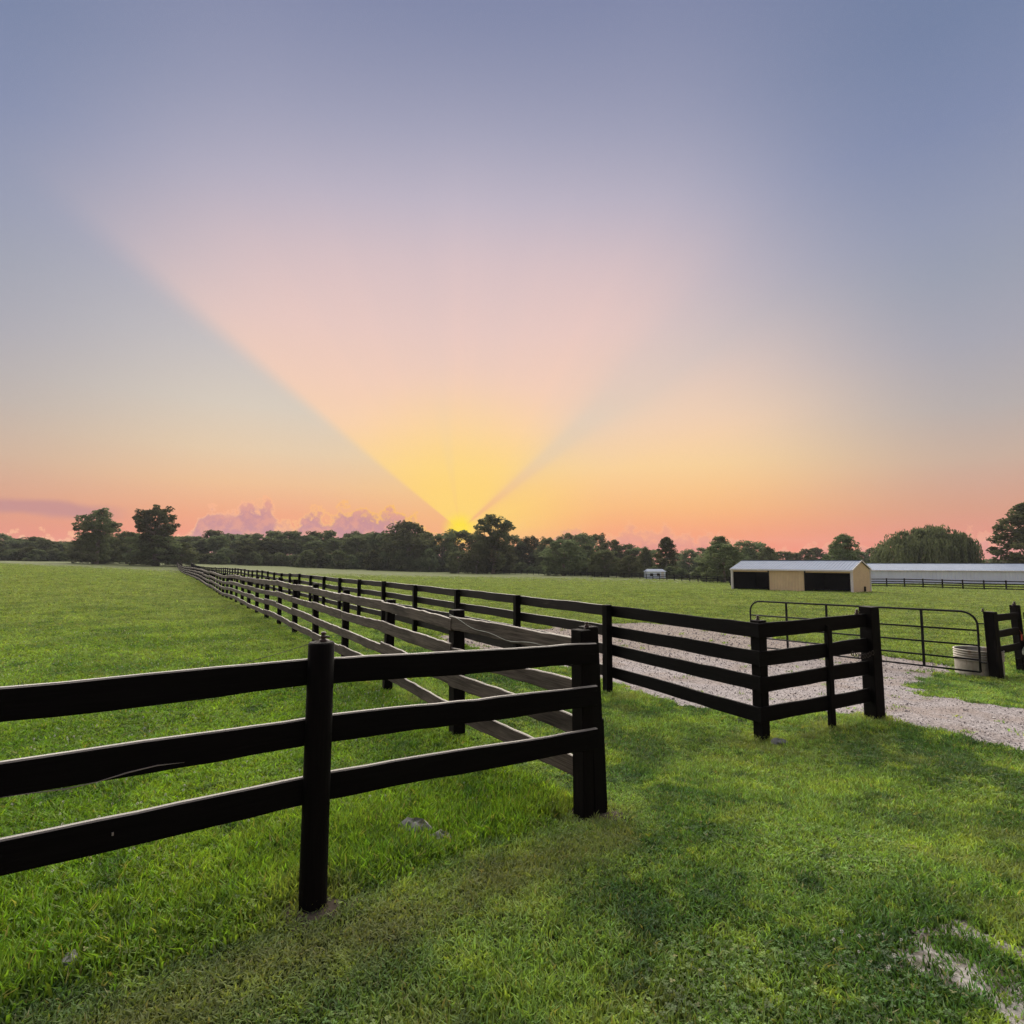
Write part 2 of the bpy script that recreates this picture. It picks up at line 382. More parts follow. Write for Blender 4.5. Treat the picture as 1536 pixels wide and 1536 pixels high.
def gravel_mat():
    m, nt, out = material('gravel'); p = pos(nt)
    vo = nt.nodes.new('ShaderNodeTexVoronoi'); vo.inputs['Scale'].default_value = 42; nt.links.new(p, vo.inputs['Vector'])
    sp = nt.nodes.new('ShaderNodeSeparateColor'); nt.links.new(vo.outputs['Color'], sp.inputs[0]); r_ = E(sp.outputs[0])
    n = noise(nt, p, 1.1, 5, .6); n2 = noise(nt, p, 9, 4, .6)
    c = mixc(r_, (.120, .107, .107), (.37, .335, .335)); c = mixc(smooth(n, .45, .65) * .6, c, (.20, .155, .130)); c = mixc(smooth(n2, .55, .7) * .5, c, (.12, .10, .092))
    sx = nt.nodes.new('ShaderNodeSeparateXYZ'); nt.links.new(p, sx.inputs[0]); c = mixc(smooth(E(sx.outputs['Y']) + (n - .5) * 8.0, 11, 17) * .75, c, mixc(r_, (.12, .095, .078), (.24, .195, .165)))
    principled(nt, out, c, .9, .15, bump=1.0 - E(vo.outputs['Distance']), bstr=.7, bdist=.02); return m
M_gravel = gravel_mat()
def stone_mat():
    m, nt, out = material('gravel_stone'); oi = nt.nodes.new('ShaderNodeObjectInfo')
    c = ramp(E(oi.outputs['Random']), [(0, (.13, .112, .108)), (.4, (.25, .222, .22)), (.75, (.35, .325, .325)), (1, (.50, .47, .47))]); principled(nt, out, c, .85, .2); return m
M_stone = stone_mat()
def leaf_mat(name, c1, c2, c3):
    m, nt, out = material(name)
    at_ = nt.nodes.new('ShaderNodeAttribute'); at_.attribute_name = 'tint'; t_ = E(at_.outputs['Fac'])
    oi = nt.nodes.new('ShaderNodeObjectInfo'); rnd = E(oi.outputs['Random'])
    c = ramp(t_, [(0, c1), (.55, c2), (1, c3)])
    hs = nt.nodes.new('ShaderNodeHueSaturation'); nt.links.new(c, hs.inputs['Color']); nt.links.new((.465 + rnd * .05).s, hs.inputs['Hue']); nt.links.new((.62 + rnd * .85).s, hs.inputs['Value'])
    d = nt.nodes.new('ShaderNodeBsdfDiffuse'); t = nt.nodes.new('ShaderNodeBsdfTranslucent')
    nt.links.new(hs.outputs[0], d.inputs[0]); nt.links.new(hs.outputs[0], t.inputs[0])
    mx = nt.nodes.new('ShaderNodeMixShader'); mx.inputs[0].default_value = .4; nt.links.new(d.outputs[0], mx.inputs[1]); nt.links.new(t.outputs[0], mx.inputs[2])
    nt.links.new(mx.outputs[0], out.inputs['Surface']); return m
M_leaf = leaf_mat('tree_leaves', (.060, .075, .036), (.105, .130, .062), (.150, .180, .085))
M_leaf2 = leaf_mat('willow_leaves', (.060, .078, .036), (.105, .130, .058), (.150, .180, .080))
M_leafdk = leaf_mat('hedge_leaves', (.045, .058, .028), (.080, .100, .046), (.115, .140, .065))
M_bark = plain('bark', (.17, .15, .13), .9, .1, var=.4, sc_=1.5)

# ------------------------------------------------------------------ ground sheet
def build_ground():
    rad = [.4] 
    while rad[-1] < 720: rad.append(rad[-1] * 1.055 + .02)
    na = 300; A = np.linspace(0, 2 * np.pi, na, endpoint=False); Rr = np.array(rad)
    X = np.outer(Rr, np.sin(A)); Y = np.outer(Rr, np.cos(A)); Z = ground(X, Y)
    v = np.stack([X, Y, Z], -1).reshape(-1, 3); v = np.vstack([[[0, 0, gz(0, 0)]], v])
    f = [(0, 1 + (k + 1) % na, 1 + k) for k in range(na)]
    for i in range(len(rad) - 1):
        for k in range(na):
            a, b = 1 + i * na + k, 1 + i * na + (k + 1) % na
            f.append((a, b, b + na, a + na))
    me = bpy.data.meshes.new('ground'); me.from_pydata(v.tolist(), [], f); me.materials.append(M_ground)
    me.polygons.foreach_set('use_smooth', [True] * len(me.polygons)); me.update()
    o = bpy.data.objects.new('ground', me); COL.objects.link(o); tag(o, kind='structure')
build_ground()

# ------------------------------------------------------------------ gravel drive
def unproj(px, py):                         # where a sight line meets the ground
    a, b = pr_(px, py); y = 1.9 / -b
    for _ in range(60): y = .5 * y + .5 * (EYE - gz(a * y, y)) / -b
    return (a * y, y)
DRIVE = [unproj(*q) for q in [(1620, 1165), (1536, 1130), (1440, 1102), (1345, 1082), (1250, 1068), (1170, 1066), (1060, 1066), (985, 1050), (930, 1030), (860, 1003), (780, 985), (700, 972), (655, 963), (650, 953),
                              (720, 951), (800, 945), (880, 936), (960, 934), (1050, 942), (1130, 952), (1220, 966), (1330, 984), (1420, 999), (1432, 1006), (1395, 1012), (1362, 1028), (1385, 1042), (1440, 1050), (1536, 1064), (1640, 1078)]]
WORN = [unproj(*q) for q in [(1400, 1470), (1450, 1400), (1500, 1410), (1560, 1480), (1600, 1600), (1440, 1600)]]
def inside(poly, x, y):
    r_ = np.zeros(x.shape, bool); n = len(poly)
    for i in range(n):
        x1, y1 = poly[i]; x2, y2 = poly[(i + 1) % n]
        c = ((y1 > y) != (y2 > y)) & (x < (x2 - x1) * (y - y1) / (y2 - y1 + 1e-12) + x1); r_ ^= c
    return r_
def jitter(x, y, a=.12):
    return x + a * np.sin(x * 5.1 + y * 3.3) + a * .7 * np.sin(y * 9.7 - x * 4) + a * .5 * np.sin(x * 17 + y * 13), y + a * np.cos(x * 4.3 - y * 6.1) + a * .5 * np.sin(x * 15 - y * 11)
def sheet(name, poly, step, mat, lift, jit):
    P = np.array(poly); x0, y0 = P.min(0) - .3; x1, y1 = P.max(0) + .3
    nx, ny = int((x1 - x0) / step) + 1, int((y1 - y0) / step) + 1
    X, Y = np.meshgrid(x0 + np.arange(nx + 1) * step, y0 + np.arange(ny + 1) * step)
    cx, cy_ = X[:-1, :-1] + step / 2, Y[:-1, :-1] + step / 2
    keep = inside(poly, *jitter(cx, cy_, jit)); Z = ground(X, Y) + lift
    idx = -np.ones(X.shape, int); f = []; v = []
    for j, i in zip(*np.nonzero(keep)):
        q = []
        for jj, ii in ((j, i), (j, i + 1), (j + 1, i + 1), (j + 1, i)):
            if idx[jj, ii] < 0: idx[jj, ii] = len(v); v.append((X[jj, ii], Y[jj, ii], Z[jj, ii]))
            q.append(int(idx[jj, ii]))
        f.append(q)
    me = bpy.data.meshes.new(name); me.from_pydata(v, [], f); me.materials.append(mat); me.polygons.foreach_set('use_smooth', [True] * len(f)); me.update()
    o = bpy.data.objects.new(name, me); COL.objects.link(o); return o
tag(sheet('gravel_drive', DRIVE, .12, M_gravel, .012, .12), kind='structure')
def worn_mat():
    m, nt, out = material('worn_dusty_ground'); p = pos(nt); n = noise(nt, p, 7, 6, .7); n2 = noise(nt, p, 60, 4, .7)
    c = mixc(smooth(n, .40, .62), (.085, .072, .055), (.36, .34, .32)); c = mixc(smooth(n2, .4, .65) * .6, c, (.13, .115, .095))
    principled(nt, out, c, .95, .1, bump=n2, bstr=.6, bdist=.01); return m
tag(sheet('worn_patch', WORN, .05, worn_mat(), .008, .16), kind='structure')

# ------------------------------------------------------------------ instanced ground cover (stuff)
def instancer(name, src, pts, rot, scl, idx, label, cat, dry=None):
    me = bpy.data.meshes.new(name); me.from_pydata(pts.tolist(), [], [])
    for n_, arr, ty, key in (('rot', rot, 'FLOAT_VECTOR', 'vector'), ('scl', scl, 'FLOAT_VECTOR', 'vector'), ('idx', idx, 'INT', 'value')):
        a = me.attributes.new(n_, ty, 'POINT'); a.data.foreach_set(key, np.ascontiguousarray(arr, np.int32 if ty == 'INT' else np.float32).ravel())
    if dry is not None:
        a = me.attributes.new('dry', 'FLOAT', 'POINT'); a.data.foreach_set('value', np.ascontiguousarray(dry, np.float32))
    o = bpy.data.objects.new(name, me); COL.objects.link(o); tag(o, label, cat, kind='stuff')
    col = bpy.data.collections.new(name + '_pieces')
    for s in src: col.objects.link(s)
    ng = bpy.data.node_groups.new(name, 'GeometryNodeTree')
    ng.interface.new_socket('Geometry', in_out='INPUT', socket_type='NodeSocketGeometry'); ng.interface.new_socket('Geometry', in_out='OUTPUT', socket_type='NodeSocketGeometry')
    gi = ng.nodes.new('NodeGroupInput'); go = ng.nodes.new('NodeGroupOutput'); ip = ng.nodes.new('GeometryNodeInstanceOnPoints'); ci = ng.nodes.new('GeometryNodeCollectionInfo')
    ci.inputs['Collection'].default_value = col; ci.inputs['Separate Children'].default_value = True; ci.inputs['Reset Children'].default_value = True
    def na(nm, ty):
        n = ng.nodes.new('GeometryNodeInputNamedAttribute'); n.data_type = ty; n.inputs['Name'].default_value = nm; return n.outputs['Attribute']
    L = ng.links.new
    L(gi.outputs[0], ip.inputs['Points']); L(ci.outputs[0], ip.inputs['Instance']); ip.inputs['Pick Instance'].default_value = True
    L(na('idx', 'INT'), ip.inputs['Instance Index']); L(na('rot', 'FLOAT_VECTOR'), ip.inputs['Rotation']); L(na('scl', 'FLOAT_VECTOR'), ip.inputs['Scale'])
    L(ip.outputs[0], go.inputs[0])
    md = o.modifiers.new('scatter', 'NODES'); md.node_group = ng
    return o
def blades(name, mat, n, r, h, w, lean, seed, clover=0):
    R_ = np.random.default_rng(seed); v = []; f = []; t = []
    for i in range(n):
        a = R_.uniform(0, 6.283); d = r * math.sqrt(R_.uniform()); b = np.array([d * math.cos(a), d * math.sin(a), -.006]); tt = R_.uniform()
        az_ = R_.uniform(0, 6.283); fa = R_.uniform(0, 6.283); H = h * R_.uniform(.55, 1.15); ln = lean * R_.uniform(.2, 1.3) * H; W = w * R_.uniform(.7, 1.3) / 2
        dr = np.array([math.cos(az_), math.sin(az_), 0]); s = np.array([math.cos(fa), math.sin(fa), 0]) * W; k = len(v)
        m = b + dr * ln * .3 + np.array([0, 0, H * .55]); tip = b + dr * ln + np.array([0, 0, H * (1 - .25 * lean)])
        v += [b - s, b + s, m + s * .85, m - s * .85, tip]; f += [(k, k + 1, k + 2, k + 3), (k + 3, k + 2, k + 4)]; t += [tt] * 5
    for i in range(clover):
        a = R_.uniform(0, 6.283); d = r * 1.2 * math.sqrt(R_.uniform()); H = h * R_.uniform(.35, .7); c = np.array([d * math.cos(a), d * math.sin(a), H]); q0 = R_.uniform(0, 6.283); tt = R_.uniform()
        for j in range(3):
            q = q0 + j * 2.094; u = np.array([math.cos(q), math.sin(q), R_.uniform(-.3, .25)]); p = np.array([-math.sin(q), math.cos(q), 0]); k = len(v); z = .011
            v += [c, c + u * z * .7 + p * z * .6, c + u * z * 1.25, c + u * z * .7 - p * z * .6]; f += [(k, k + 1, k + 2, k + 3)]; t += [tt] * 4
    me = bpy.data.meshes.new(name); me.from_pydata([tuple(q) for q in v], [], f); me.materials.append(mat)
    a = me.attributes.new('tint', 'FLOAT', 'POINT'); a.data.foreach_set('value', np.array(t, np.float32)); me.update()
    return bpy.data.objects.new(name, me)

def sample(y0, y1, umax, dens, n_scale=1.0):
    ys = np.exp(np.linspace(math.log(y0), math.log(y1), 600)); wgt = dens(ys) * ys * 2 * umax
    seg = .5 * (wgt[1:] + wgt[:-1]) * np.diff(ys); tot = seg.sum() * n_scale; n = int(tot); cdf = np.concatenate([[0], np.cumsum(seg)]) / seg.sum()
    y = np.interp(rng.uniform(size=n), cdf, ys); x = rng.uniform(-umax, umax, n) * y
    return x, y
def cross(o, d, x, y): return d[0] * (y - o[1]) - d[1] * (x - o[0])
def in_pasture(x, y, edge_=0.0):
    sN = cross(P1, (P0 - P1).normalized(), x, y) - edge_; sL = cross(P0, LD2, x, y); left = (sN > 0) & (sL > 0)
    rightfield = (cross(CC, LD2, x, y) < 0) & (cross(CC, GG - CC, x, y) > 0) & (y > 14)
    return left | rightfield
def smoothnoise(x, y, f, s):
    return (np.sin(x * f + s + 1.7 * np.sin(y * f * .7 + s)) * np.sin(y * f * 1.1 + 2 * s + 1.3 * np.sin(x * f * .6)) + 1) / 2
POSTS = [P0, P1, CC, GG, MM, HH]
def scatter_grass():
    x, y = sample(1.15, 150, 1.22, lambda t: np.where(t < 4.2, 1350, 1350 * (4.2 / t) ** 1.62) * np.clip((150 - t) / 90, 0, 1))
    pas = in_pasture(x, y, .16 * (smoothnoise(x, y, 3.3, 1.2) - .5) + .12 * (smoothnoise(x, y, 8.1, .3) - .5) + rng.normal(.03, .035, len(x))); drive = inside(DRIVE, *jitter(x, y, .14)); worn = inside(WORN, *jitter(x, y, .15))
    keep = ~drive | (rng.uniform(size=len(x)) < .006)
    keep &= ~worn | (rng.uniform(size=len(x)) < .30 * smoothnoise(x, y, 7.0, 1.0) + .04)
    for p in POSTS: keep &= (np.hypot(x - p.x, y - p.y) > .17) | (rng.uniform(size=len(x)) < .25)
    for q_, r_ in ((unproj(105, 1450), .10), (unproj(622, 1252), .15), (unproj(662, 1265), .12), (unproj(1168, 1120), .12)): keep &= (np.hypot(x - q_[0], y - q_[1]) > r_) | (rng.uniform(size=len(x)) < .2)
    # thin and bald spots in the lawn
    thin = smoothnoise(x, y, 2.1, 3.0) * smoothnoise(x, y, 5.3, 1.0)
    keep &= pas | (rng.uniform(size=len(x)) > np.clip((thin - .55) * 2.2, 0, .65))
    x, y, pas = x[keep], y[keep], pas[keep]; tuft0 = len(x)
    tp = [P0 + LD2 * (2.46 * i) for i in range(1, 16)] + [CC + LD2 * (2.85 * i) for i in range(0, 14)] + [MM, GG, HH, KK]
    tx = np.concatenate([p.x + rng.normal(0, .13, 70) for p in tp]); ty = np.concatenate([p.y + rng.normal(0, .13, 70) for p in tp])
    x = np.concatenate([x, tx]); y = np.concatenate([y, ty]); pas = np.concatenate([pas, in_pasture(tx, ty)])
    z = ground(x, y); n = len(x)
    nv = P0 - P1; nv = nv / nv.length; dn = nv[0] * (y - P1.y) - nv[1] * (x - P1.x)
    d = np.hypot(x, y); far = np.clip(d / 5, 1, 20)
    lush = np.clip(1 - dn / 1.7, 0, 1) * np.clip(dn / .25, .1, 1) * pas * (y < 9)
    tall = np.where(pas, .85 + 1.35 * lush * (.55 + .6 * smoothnoise(x, y, 3.1, .4)) + .35 * smoothnoise(x, y, 1.3, 2.0), .55 + .35 * smoothnoise(x, y, 1.6, 5.0)) * rng.uniform(.75, 1.25, n)
    tall *= np.where(~pas & (np.abs(dn) < .9) & (x < 1.2), .72, 1)
    tall[tuft0:] *= np.where(cross(P0, LD2, x[tuft0:], y[tuft0:]) > -.5, 1.0, 1.5); dn[tuft0:] += 9
    wide = far ** .62 * rng.uniform(.85, 1.2, n); hz = tall * far ** .18
    scl = np.stack([wide, wide, hz], 1); rot = np.stack([rng.normal(0, .1, n), rng.normal(0, .1, n), rng.uniform(0, 6.283, n)], 1)
    pts = np.stack([x, y, z], 1)
    clov = smoothnoise(x, y, 1.9, 7.0) > .62
    strip = np.exp(-((dn + .42) / .26) ** 2) * (x < .9) * (.5 + .7 * smoothnoise(x, y, 2.7, 1.1))
    dry = np.clip(strip + .9 * np.clip(smoothnoise(x, y, 1.05, 9.0) * smoothnoise(x, y, 3.7, 2.5) - .45, 0, 1) * 2 * ~pas + .25 * (smoothnoise(x, y, .6, 3.3) > .6) * rng.uniform(size=n), 0, 1)
    for p in POSTS: dry = np.maximum(dry, np.exp(-(np.hypot(x - p.x, y - p.y) / .3) ** 2))
    idx = np.where(clov & (rng.uniform(size=n) < .35), rng.integers(5, 8, n), rng.integers(0, 5, n))
    for nm, mat, sel, lab, cat in (('pasture_grass', M_past, pas, 'lush green pasture grass and clover beyond the board fences', 'grass'), ('lawn_grass', M_lawn, ~pas, 'short mown lawn grass on the near side of the fences', 'grass')):
        ln_ = .7 if nm == 'pasture_grass' else .5; w_ = .0100 if nm == 'pasture_grass' else .0080
        src = [blades('blade_clump', mat, 11, .05, .075, w_, ln_, 10 + i) for i in range(5)] + [blades('clover_clump', mat, 9, .048, .065, w_, ln_, 30 + i, 3) for i in range(3)]
        for i, s in enumerate(src): s.name = '%02d_%s' % (i, nm)
        instancer(nm, src, pts[sel], rot[sel], scl[sel], idx[sel], lab, cat, dry[sel])
    # white clover heads
    x, y = sample(1.4, 16, 1.15, lambda t: np.where(t < 4, 45, 45 * (4 / t) ** .8)); pas = in_pasture(x, y)
    k = (smoothnoise(x, y, 1.5, 4.0) > np.where(pas, .5, .96)) & ~inside(DRIVE, x, y); x, y = x[k], y[k]; n = len(x)
    R_ = np.random.default_rng(3); v = []; f = []
    b = MB(); 
    for i in range(26):
        a = R_.normal(size=3); a /= np.linalg.norm(a); c = np.array([0, 0, .075]) + a * .0075; q = R_.normal(size=3); q = np.cross(a, q); q /= np.linalg.norm(q); p = np.cross(a, q)
        b.add([c + q * .003, c + p * .002, c - q * .003, c + a * .005], [(0, 1, 3), (1, 2, 3), (2, 0, 3)])
    b.tube([(0, 0, 0), (.004, 0, .072)], .0012, 4)
    mw = plain('clover_petals', (.62, .60, .55), .8, .1, var=.1)
    s = bpy.data.objects.new('clover_head', b.mesh('clover_head', mw))
    instancer('clover_flowers', [s], np.stack([x, y, ground(x, y)], 1), np.stack([rng.normal(0, .2, n), rng.normal(0, .2, n), rng.uniform(0, 6, n)], 1), np.repeat(rng.uniform(.55, .95, n)[:, None], 3, 1), np.zeros(n), 'small white clover heads dotted through the pasture', 'clover')
scatter_grass()
def scatter_gravel():
    src = []
    for i in range(5):
        R_ = np.random.default_rng(50 + i); v = []; 
        for a in ((1, 0, 0), (-1, 0, 0), (0, 1, 0), (0, -1, 0), (0, 0, 1), (0, 0, -1)): v.append(np.array(a) * R_.uniform(.7, 1.2) * np.array([1, .8, .6]) + R_.normal(0, .15, 3))
        me = bpy.data.meshes.new('stone'); me.from_pydata([tuple(q) for q in v], [], [(0, 2, 4), (2, 1, 4), (1, 3, 4), (3, 0, 4), (2, 0, 5), (1, 2, 5), (3, 1, 5), (0, 3, 5)]); me.materials.append(M_stone)
        src.append(bpy.data.objects.new('%02d_stone' % i, me))
    x, y = sample(4, 30, 1.3, lambda t: 520 * (6 / t) ** 1.3); k = inside(DRIVE, *jitter(x, y, .1)) & (smoothnoise(x, y, 1.1, 2.2) * .5 + rng.uniform(size=len(x)) > .35)
    x2, y2 = sample(1.2, 4.5, 1.3, lambda t: t * 0 + 700.); k2 = inside(WORN, *jitter(x2, y2, .12)) & (rng.uniform(size=len(x2)) < .4)
    x = np.concatenate([x[k], x2[k2]]); y = np.concatenate([y[k], y2[k2]]); n = len(x)
    s = rng.lognormal(math.log(.0085), .4, n) * np.where(y < 4.5, .5, 1) * np.clip(y / 9, 1, 1.8); pts = np.stack([x, y, ground(x, y) + .012 + s * .25], 1)
    instancer('gravel_stones', src, pts, rng.uniform(0, 6.283, (n, 3)), np.repeat(s[:, None], 3, 1), rng.integers(0, 5, n), 'loose pale grey gravel lying on the drive', 'gravel')
scatter_gravel()

# ------------------------------------------------------------------ timber
def board(mb, A, B, h, t, seed=0, wav=.006, segs=10, edge=.004):
    # A, B: middle of the board's lower edge at each end
    R_ = random.Random(seed); A, B = Vector(A), Vector(B); d = B - A; L = d.length; dn = Vector((d.x, d.y, 0)).normalized(); nn = Vector((-dn.y, dn.x, 0)); c = min(.007, t * .25)
    ph = [R_.uniform(0, 6.28) for _ in range(6)]; fr = [R_.uniform(.6, 1.4) for _ in range(6)]
    vs = []; g = []; so_ = R_.uniform(0, 50)
    for i in range(segs + 1):
        q = i / segs; x = q * L; p = A + d * q
        dzt = wav * (math.sin(x * 2.1 * fr[0] + ph[0]) + .6 * math.sin(x * 5.3 * fr[1] + ph[1])) + edge * R_.uniform(-1, 1)
        dzb = wav * (math.sin(x * 2.1 * fr[0] + ph[0]) * .8 + .6 * math.sin(x * 4.7 * fr[2] + ph[2])) + edge * R_.uniform(-1, 1)
        off = wav * .8 * math.sin(x * 1.9 * fr[3] + ph[3]); tt = t / 2
        pr2 = [(-tt, dzb + c), (-tt + c, dzb), (tt - c, dzb), (tt, dzb + c), (tt, h + dzt - c), (tt - c, h + dzt), (-tt + c, h + dzt), (-tt, h + dzt - c)]
        for a, z in pr2: vs.append(p + nn * (a + off) + Vector((0, 0, z))); g.append((x, z + a, so_))
    n = 8
    fs = [(i * n + k, i * n + (k + 1) % n, (i + 1) * n + (k + 1) % n, (i + 1) * n + k) for i in range(segs) for k in range(n)]
    fs += [tuple(range(n - 1, -1, -1)), tuple(segs * n + k for k in range(n))]
    return mb.add(vs, fs, g)
def worn_highlight(o, amt=1.0, mat=None):           # paler upper rail faces: weathering plus the sunset highlight put into the colour
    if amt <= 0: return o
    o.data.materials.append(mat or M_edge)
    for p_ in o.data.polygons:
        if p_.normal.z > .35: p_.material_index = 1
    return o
def sqpost(mb, base, h, w, d=None, rz=0.0, lean=(0, 0), seed=0, sunk=.15, slope=0.0):
    R_ = random.Random(seed); d = d or w; base = Vector(base); c = .008; M = Matrix.Rotation(rz, 3, 'Z'); vs = []; g = []; so_ = R_.uniform(0, 50)
    zs = [-sunk, h * .3, h * .65, h - .006, h]
    for i, z in enumerate(zs):
        k = 1 - .012 * i + R_.uniform(-.008, .008); cc = .02 if i == 4 else 0
        X, Y = w / 2 * k - cc * .3, d / 2 * k - cc * .3
        for a, b in ((-X, -Y + c), (-X + c, -Y), (X - c, -Y), (X, -Y + c), (X, Y - c), (X - c, Y), (-X + c, Y), (-X, Y - c)):
            v = base + M @ Vector((a, b, 0)) + Vector((lean[0] * z, lean[1] * z, z + (slope * a / w if i > 2 else 0))); vs.append(v); g.append((z, a + b * 1.7, so_))
    n = 8; fs = [(i * n + k, i * n + (k + 1) % n, (i + 1) * n + (k + 1) % n, (i + 1) * n + k) for i in range(4) for k in range(n)] + [tuple(range(n - 1, -1, -1)), tuple(4 * n + k for k in range(n))]
    return mb.add(vs, fs, g)
def rpost(mb, base, h, r, lean=(0, 0), seed=0, sunk=.15, n=24):
    R_ = random.Random(seed); base = Vector(base); vs = []; g = []; so_ = R_.uniform(0, 50); zs = [-sunk, 0, h * .3, h * .7, h - .012, h]
    for i, z in enumerate(zs):
        rr = r * (1.05 - .07 * i / 5) - (.006 if i == 5 else 0)
        for k in range(n):
            a = 2 * math.pi * k / n; q = rr * (1 + .012 * math.sin(3 * a + seed) + .006 * math.sin(7 * a + i)); vs.append(base + Vector((q * math.cos(a) + lean[0] * z, q * math.sin(a) + lean[1] * z, z))); g.append((z, a * r, so_))
    m = len(zs); fs = [(i * n + k, i * n + (k + 1) % n, (i + 1) * n + (k + 1) % n, (i + 1) * n + k) for i in range(m - 1) for k in range(n)] + [tuple((m - 1) * n + k for k in range(n))]
    return mb.add(vs, fs, g)
def insulator(p, parent, s=1.0):
    mb = MB(); mb.lathe(p, [(.022 * s, -.004), (.022 * s, .010 * s), (.012 * s, .014 * s), (.017 * s, .02 * s), (.017 * s, .030 * s), (.009 * s, .034 * s), (.016 * s, .042 * s), (.014 * s, .05 * s), (.006 * s, .054 * s)], 12)
    mb.tube([Vector(p) + Vector((.012 * s, 0, .028 * s)), Vector(p) + Vector((.036 * s, 0, .024 * s))], .005 * s, 6)
    return mb.build('insulator', M_ins, parent, True)
def v3(p, z=0.0): return Vector((p[0], p[1], gz(p[0], p[1]) + z))
def off(p, d, a): return Vector((p[0] + d[0] * a, p[1] + d[1] * a))
perp = lambda d: Vector((-d[1], d[0]))

# near three-board fence -------------------------------------------------
dN = (P0 - P1).normalized(); nN = perp(dN)                       # nN points to the field side
fence = thing('board_fence', v3(P1), 'black three-board fence with a round post standing in the lawn', 'fence')
mb = MB(); rpost(mb, v3(P1), 1.465, .074, lean=(.006, .004), seed=2); rp = mb.build('round_post', M_blackpost, fence, True)
for p_ in rp.data.polygons: p_.use_smooth = abs(p_.normal.z) < .6
insulator(v3(P1, 1.464) + Vector((.012, .03, 0)), rp, 1.05)
for i, p in enumerate((P2, P3)):
    mb = MB(); rpost(mb, v3(p), 1.45, .074, seed=5 + i); mb.build('round_post', M_blackpost, fence, True)
def nrails(a, b, za, zb, seed, hts=(1.215, .886, .560), h=.155):
    for i, q in enumerate(hts):
        mb = MB(); A = Vector((a[0], a[1], za + q)); B = Vector((b[0], b[1], zb + q)); board(mb, A, B, h, .036, seed + i, .004, 14, .0025); worn_highlight(mb.build('rail', M_black, fence))
z1, z0, z2, z3 = gz(*P1), gz(*P0), gz(*P2), gz(*P3)
e0 = off(off(P0, dN, -.035), nN, -.10)
nrails(off(P1, nN, .03), e0, z1, z0 - .012, 11)
nrails(off(P2, nN, .03), off(P1, nN, .034), z2, z1, 21); nrails(off(P3, nN, .03), off(P2, nN, .034), z3, z2, 31)
# a long split and a chip of bare wood on the near left boards
rails_ = [o for o in fence.children if o.name.startswith('rail')]
def onface(t, h, out_=.023): q = P1.lerp(P2, t); return Vector((q.x, q.y, z1 + (z2 - z1) * t + h)) + Vector((nN.x, nN.y, 0)) * (.032 - out_)
mb = MB(); mb.tube([onface(.28 + .05 * i, .912 + .012 * math.sin(i * 1.3) - .004 * i) for i in range(7)], [.0006, .003, .0035, .002, .0035, .002, .0005], 5); mb.build('split', M_pale_edge, rails_[4])
mb = MB(); mb.box(onface(.40, .640), (.007, .005, .015), .9); mb.build('chip', M_pale_edge, rails_[5])
# the end: a square post with a tall face plank and a short kick plank
mb = MB(); sqpost(mb, v3(off(P0, dN, -.085)), 1.455, .115, .13, math.atan2(dN.y, dN.x), (-.006, 0), 3); ep = mb.build('end_post', M_blackpost, fence)
insulator(v3(off(P0, dN, -.03), 1.455), ep, 1.1)
mb = MB(); sqpost(mb, v3(off(P0, dN, .055)) + Vector((.0, 0, 0)), 1.475, .135, .12, math.atan2(dN.y, dN.x), (-.035, 0), 4); mb.build('face_plank', M_black, fence)
mb = MB(); sqpost(mb, v3(off(off(P0, dN, .135), nN, .01)), .735, .035, .10, math.atan2(dN.y, dN.x), (-.030, 0), 6); mb.build('kick_plank', M_black, fence)

# electric wire along the near fence -----------------------------------------
def wire(name, pts, r, label, mat=M_wire):
    mb = MB(); mb.tube(pts, r, 5); o = mb.build(name, mat); return tag(o, label, 'wire')
A_, B_ = v3(P1, 1.49) + Vector((.05, .03, 0)), v3(P2, 1.36) + Vector((.02, .35, 0))
wire('fence_wire', [A_.lerp(B_, t) + Vector((0, 0, -.14 * 4 * t * (1 - t))) for t in [i / 16 for i in range(17)]], .0016, 'thin dark sagging wire running off the round post', M_chain)

# left lane fence: weathered grey rails ----------------------------------------
SPL = 2.46
lf = thing('lane_fence', v3(P0), 'long four-rail fence of weathered grey boards running to the far wood', 'fence')
nL = perp(LD2)                                                     # to the camera side (left)
postsL = [P0 + LD2 * (SPL * i) for i in range(0, 86)]
zL = ground(np.array([p.x for p in postsL]), np.array([p.y for p in postsL]))
RL = random.Random(5)
jl = [Vector((RL.uniform(-.03, .03), RL.uniform(-.03, .03), RL.uniform(-.028, .028))) for _ in postsL]
HTL = (1.20, .87, .56, .22)
for i, p in enumerate(postsL):
    if i == 0: continue
    mb = MB(); w = RL.uniform(.11, .15)
    base = Vector((p.x, p.y, zL[i])); sqpost(mb, base, 1.40 + RL.uniform(-.06, .06), w, w, math.atan2(LD2.y, LD2.x) + RL.uniform(-.1, .1), (RL.uniform(-.025, .025), RL.uniform(-.025, .025)), 40 + i)
    o = mb.build('post', M_blackpost, lf)
i = 0
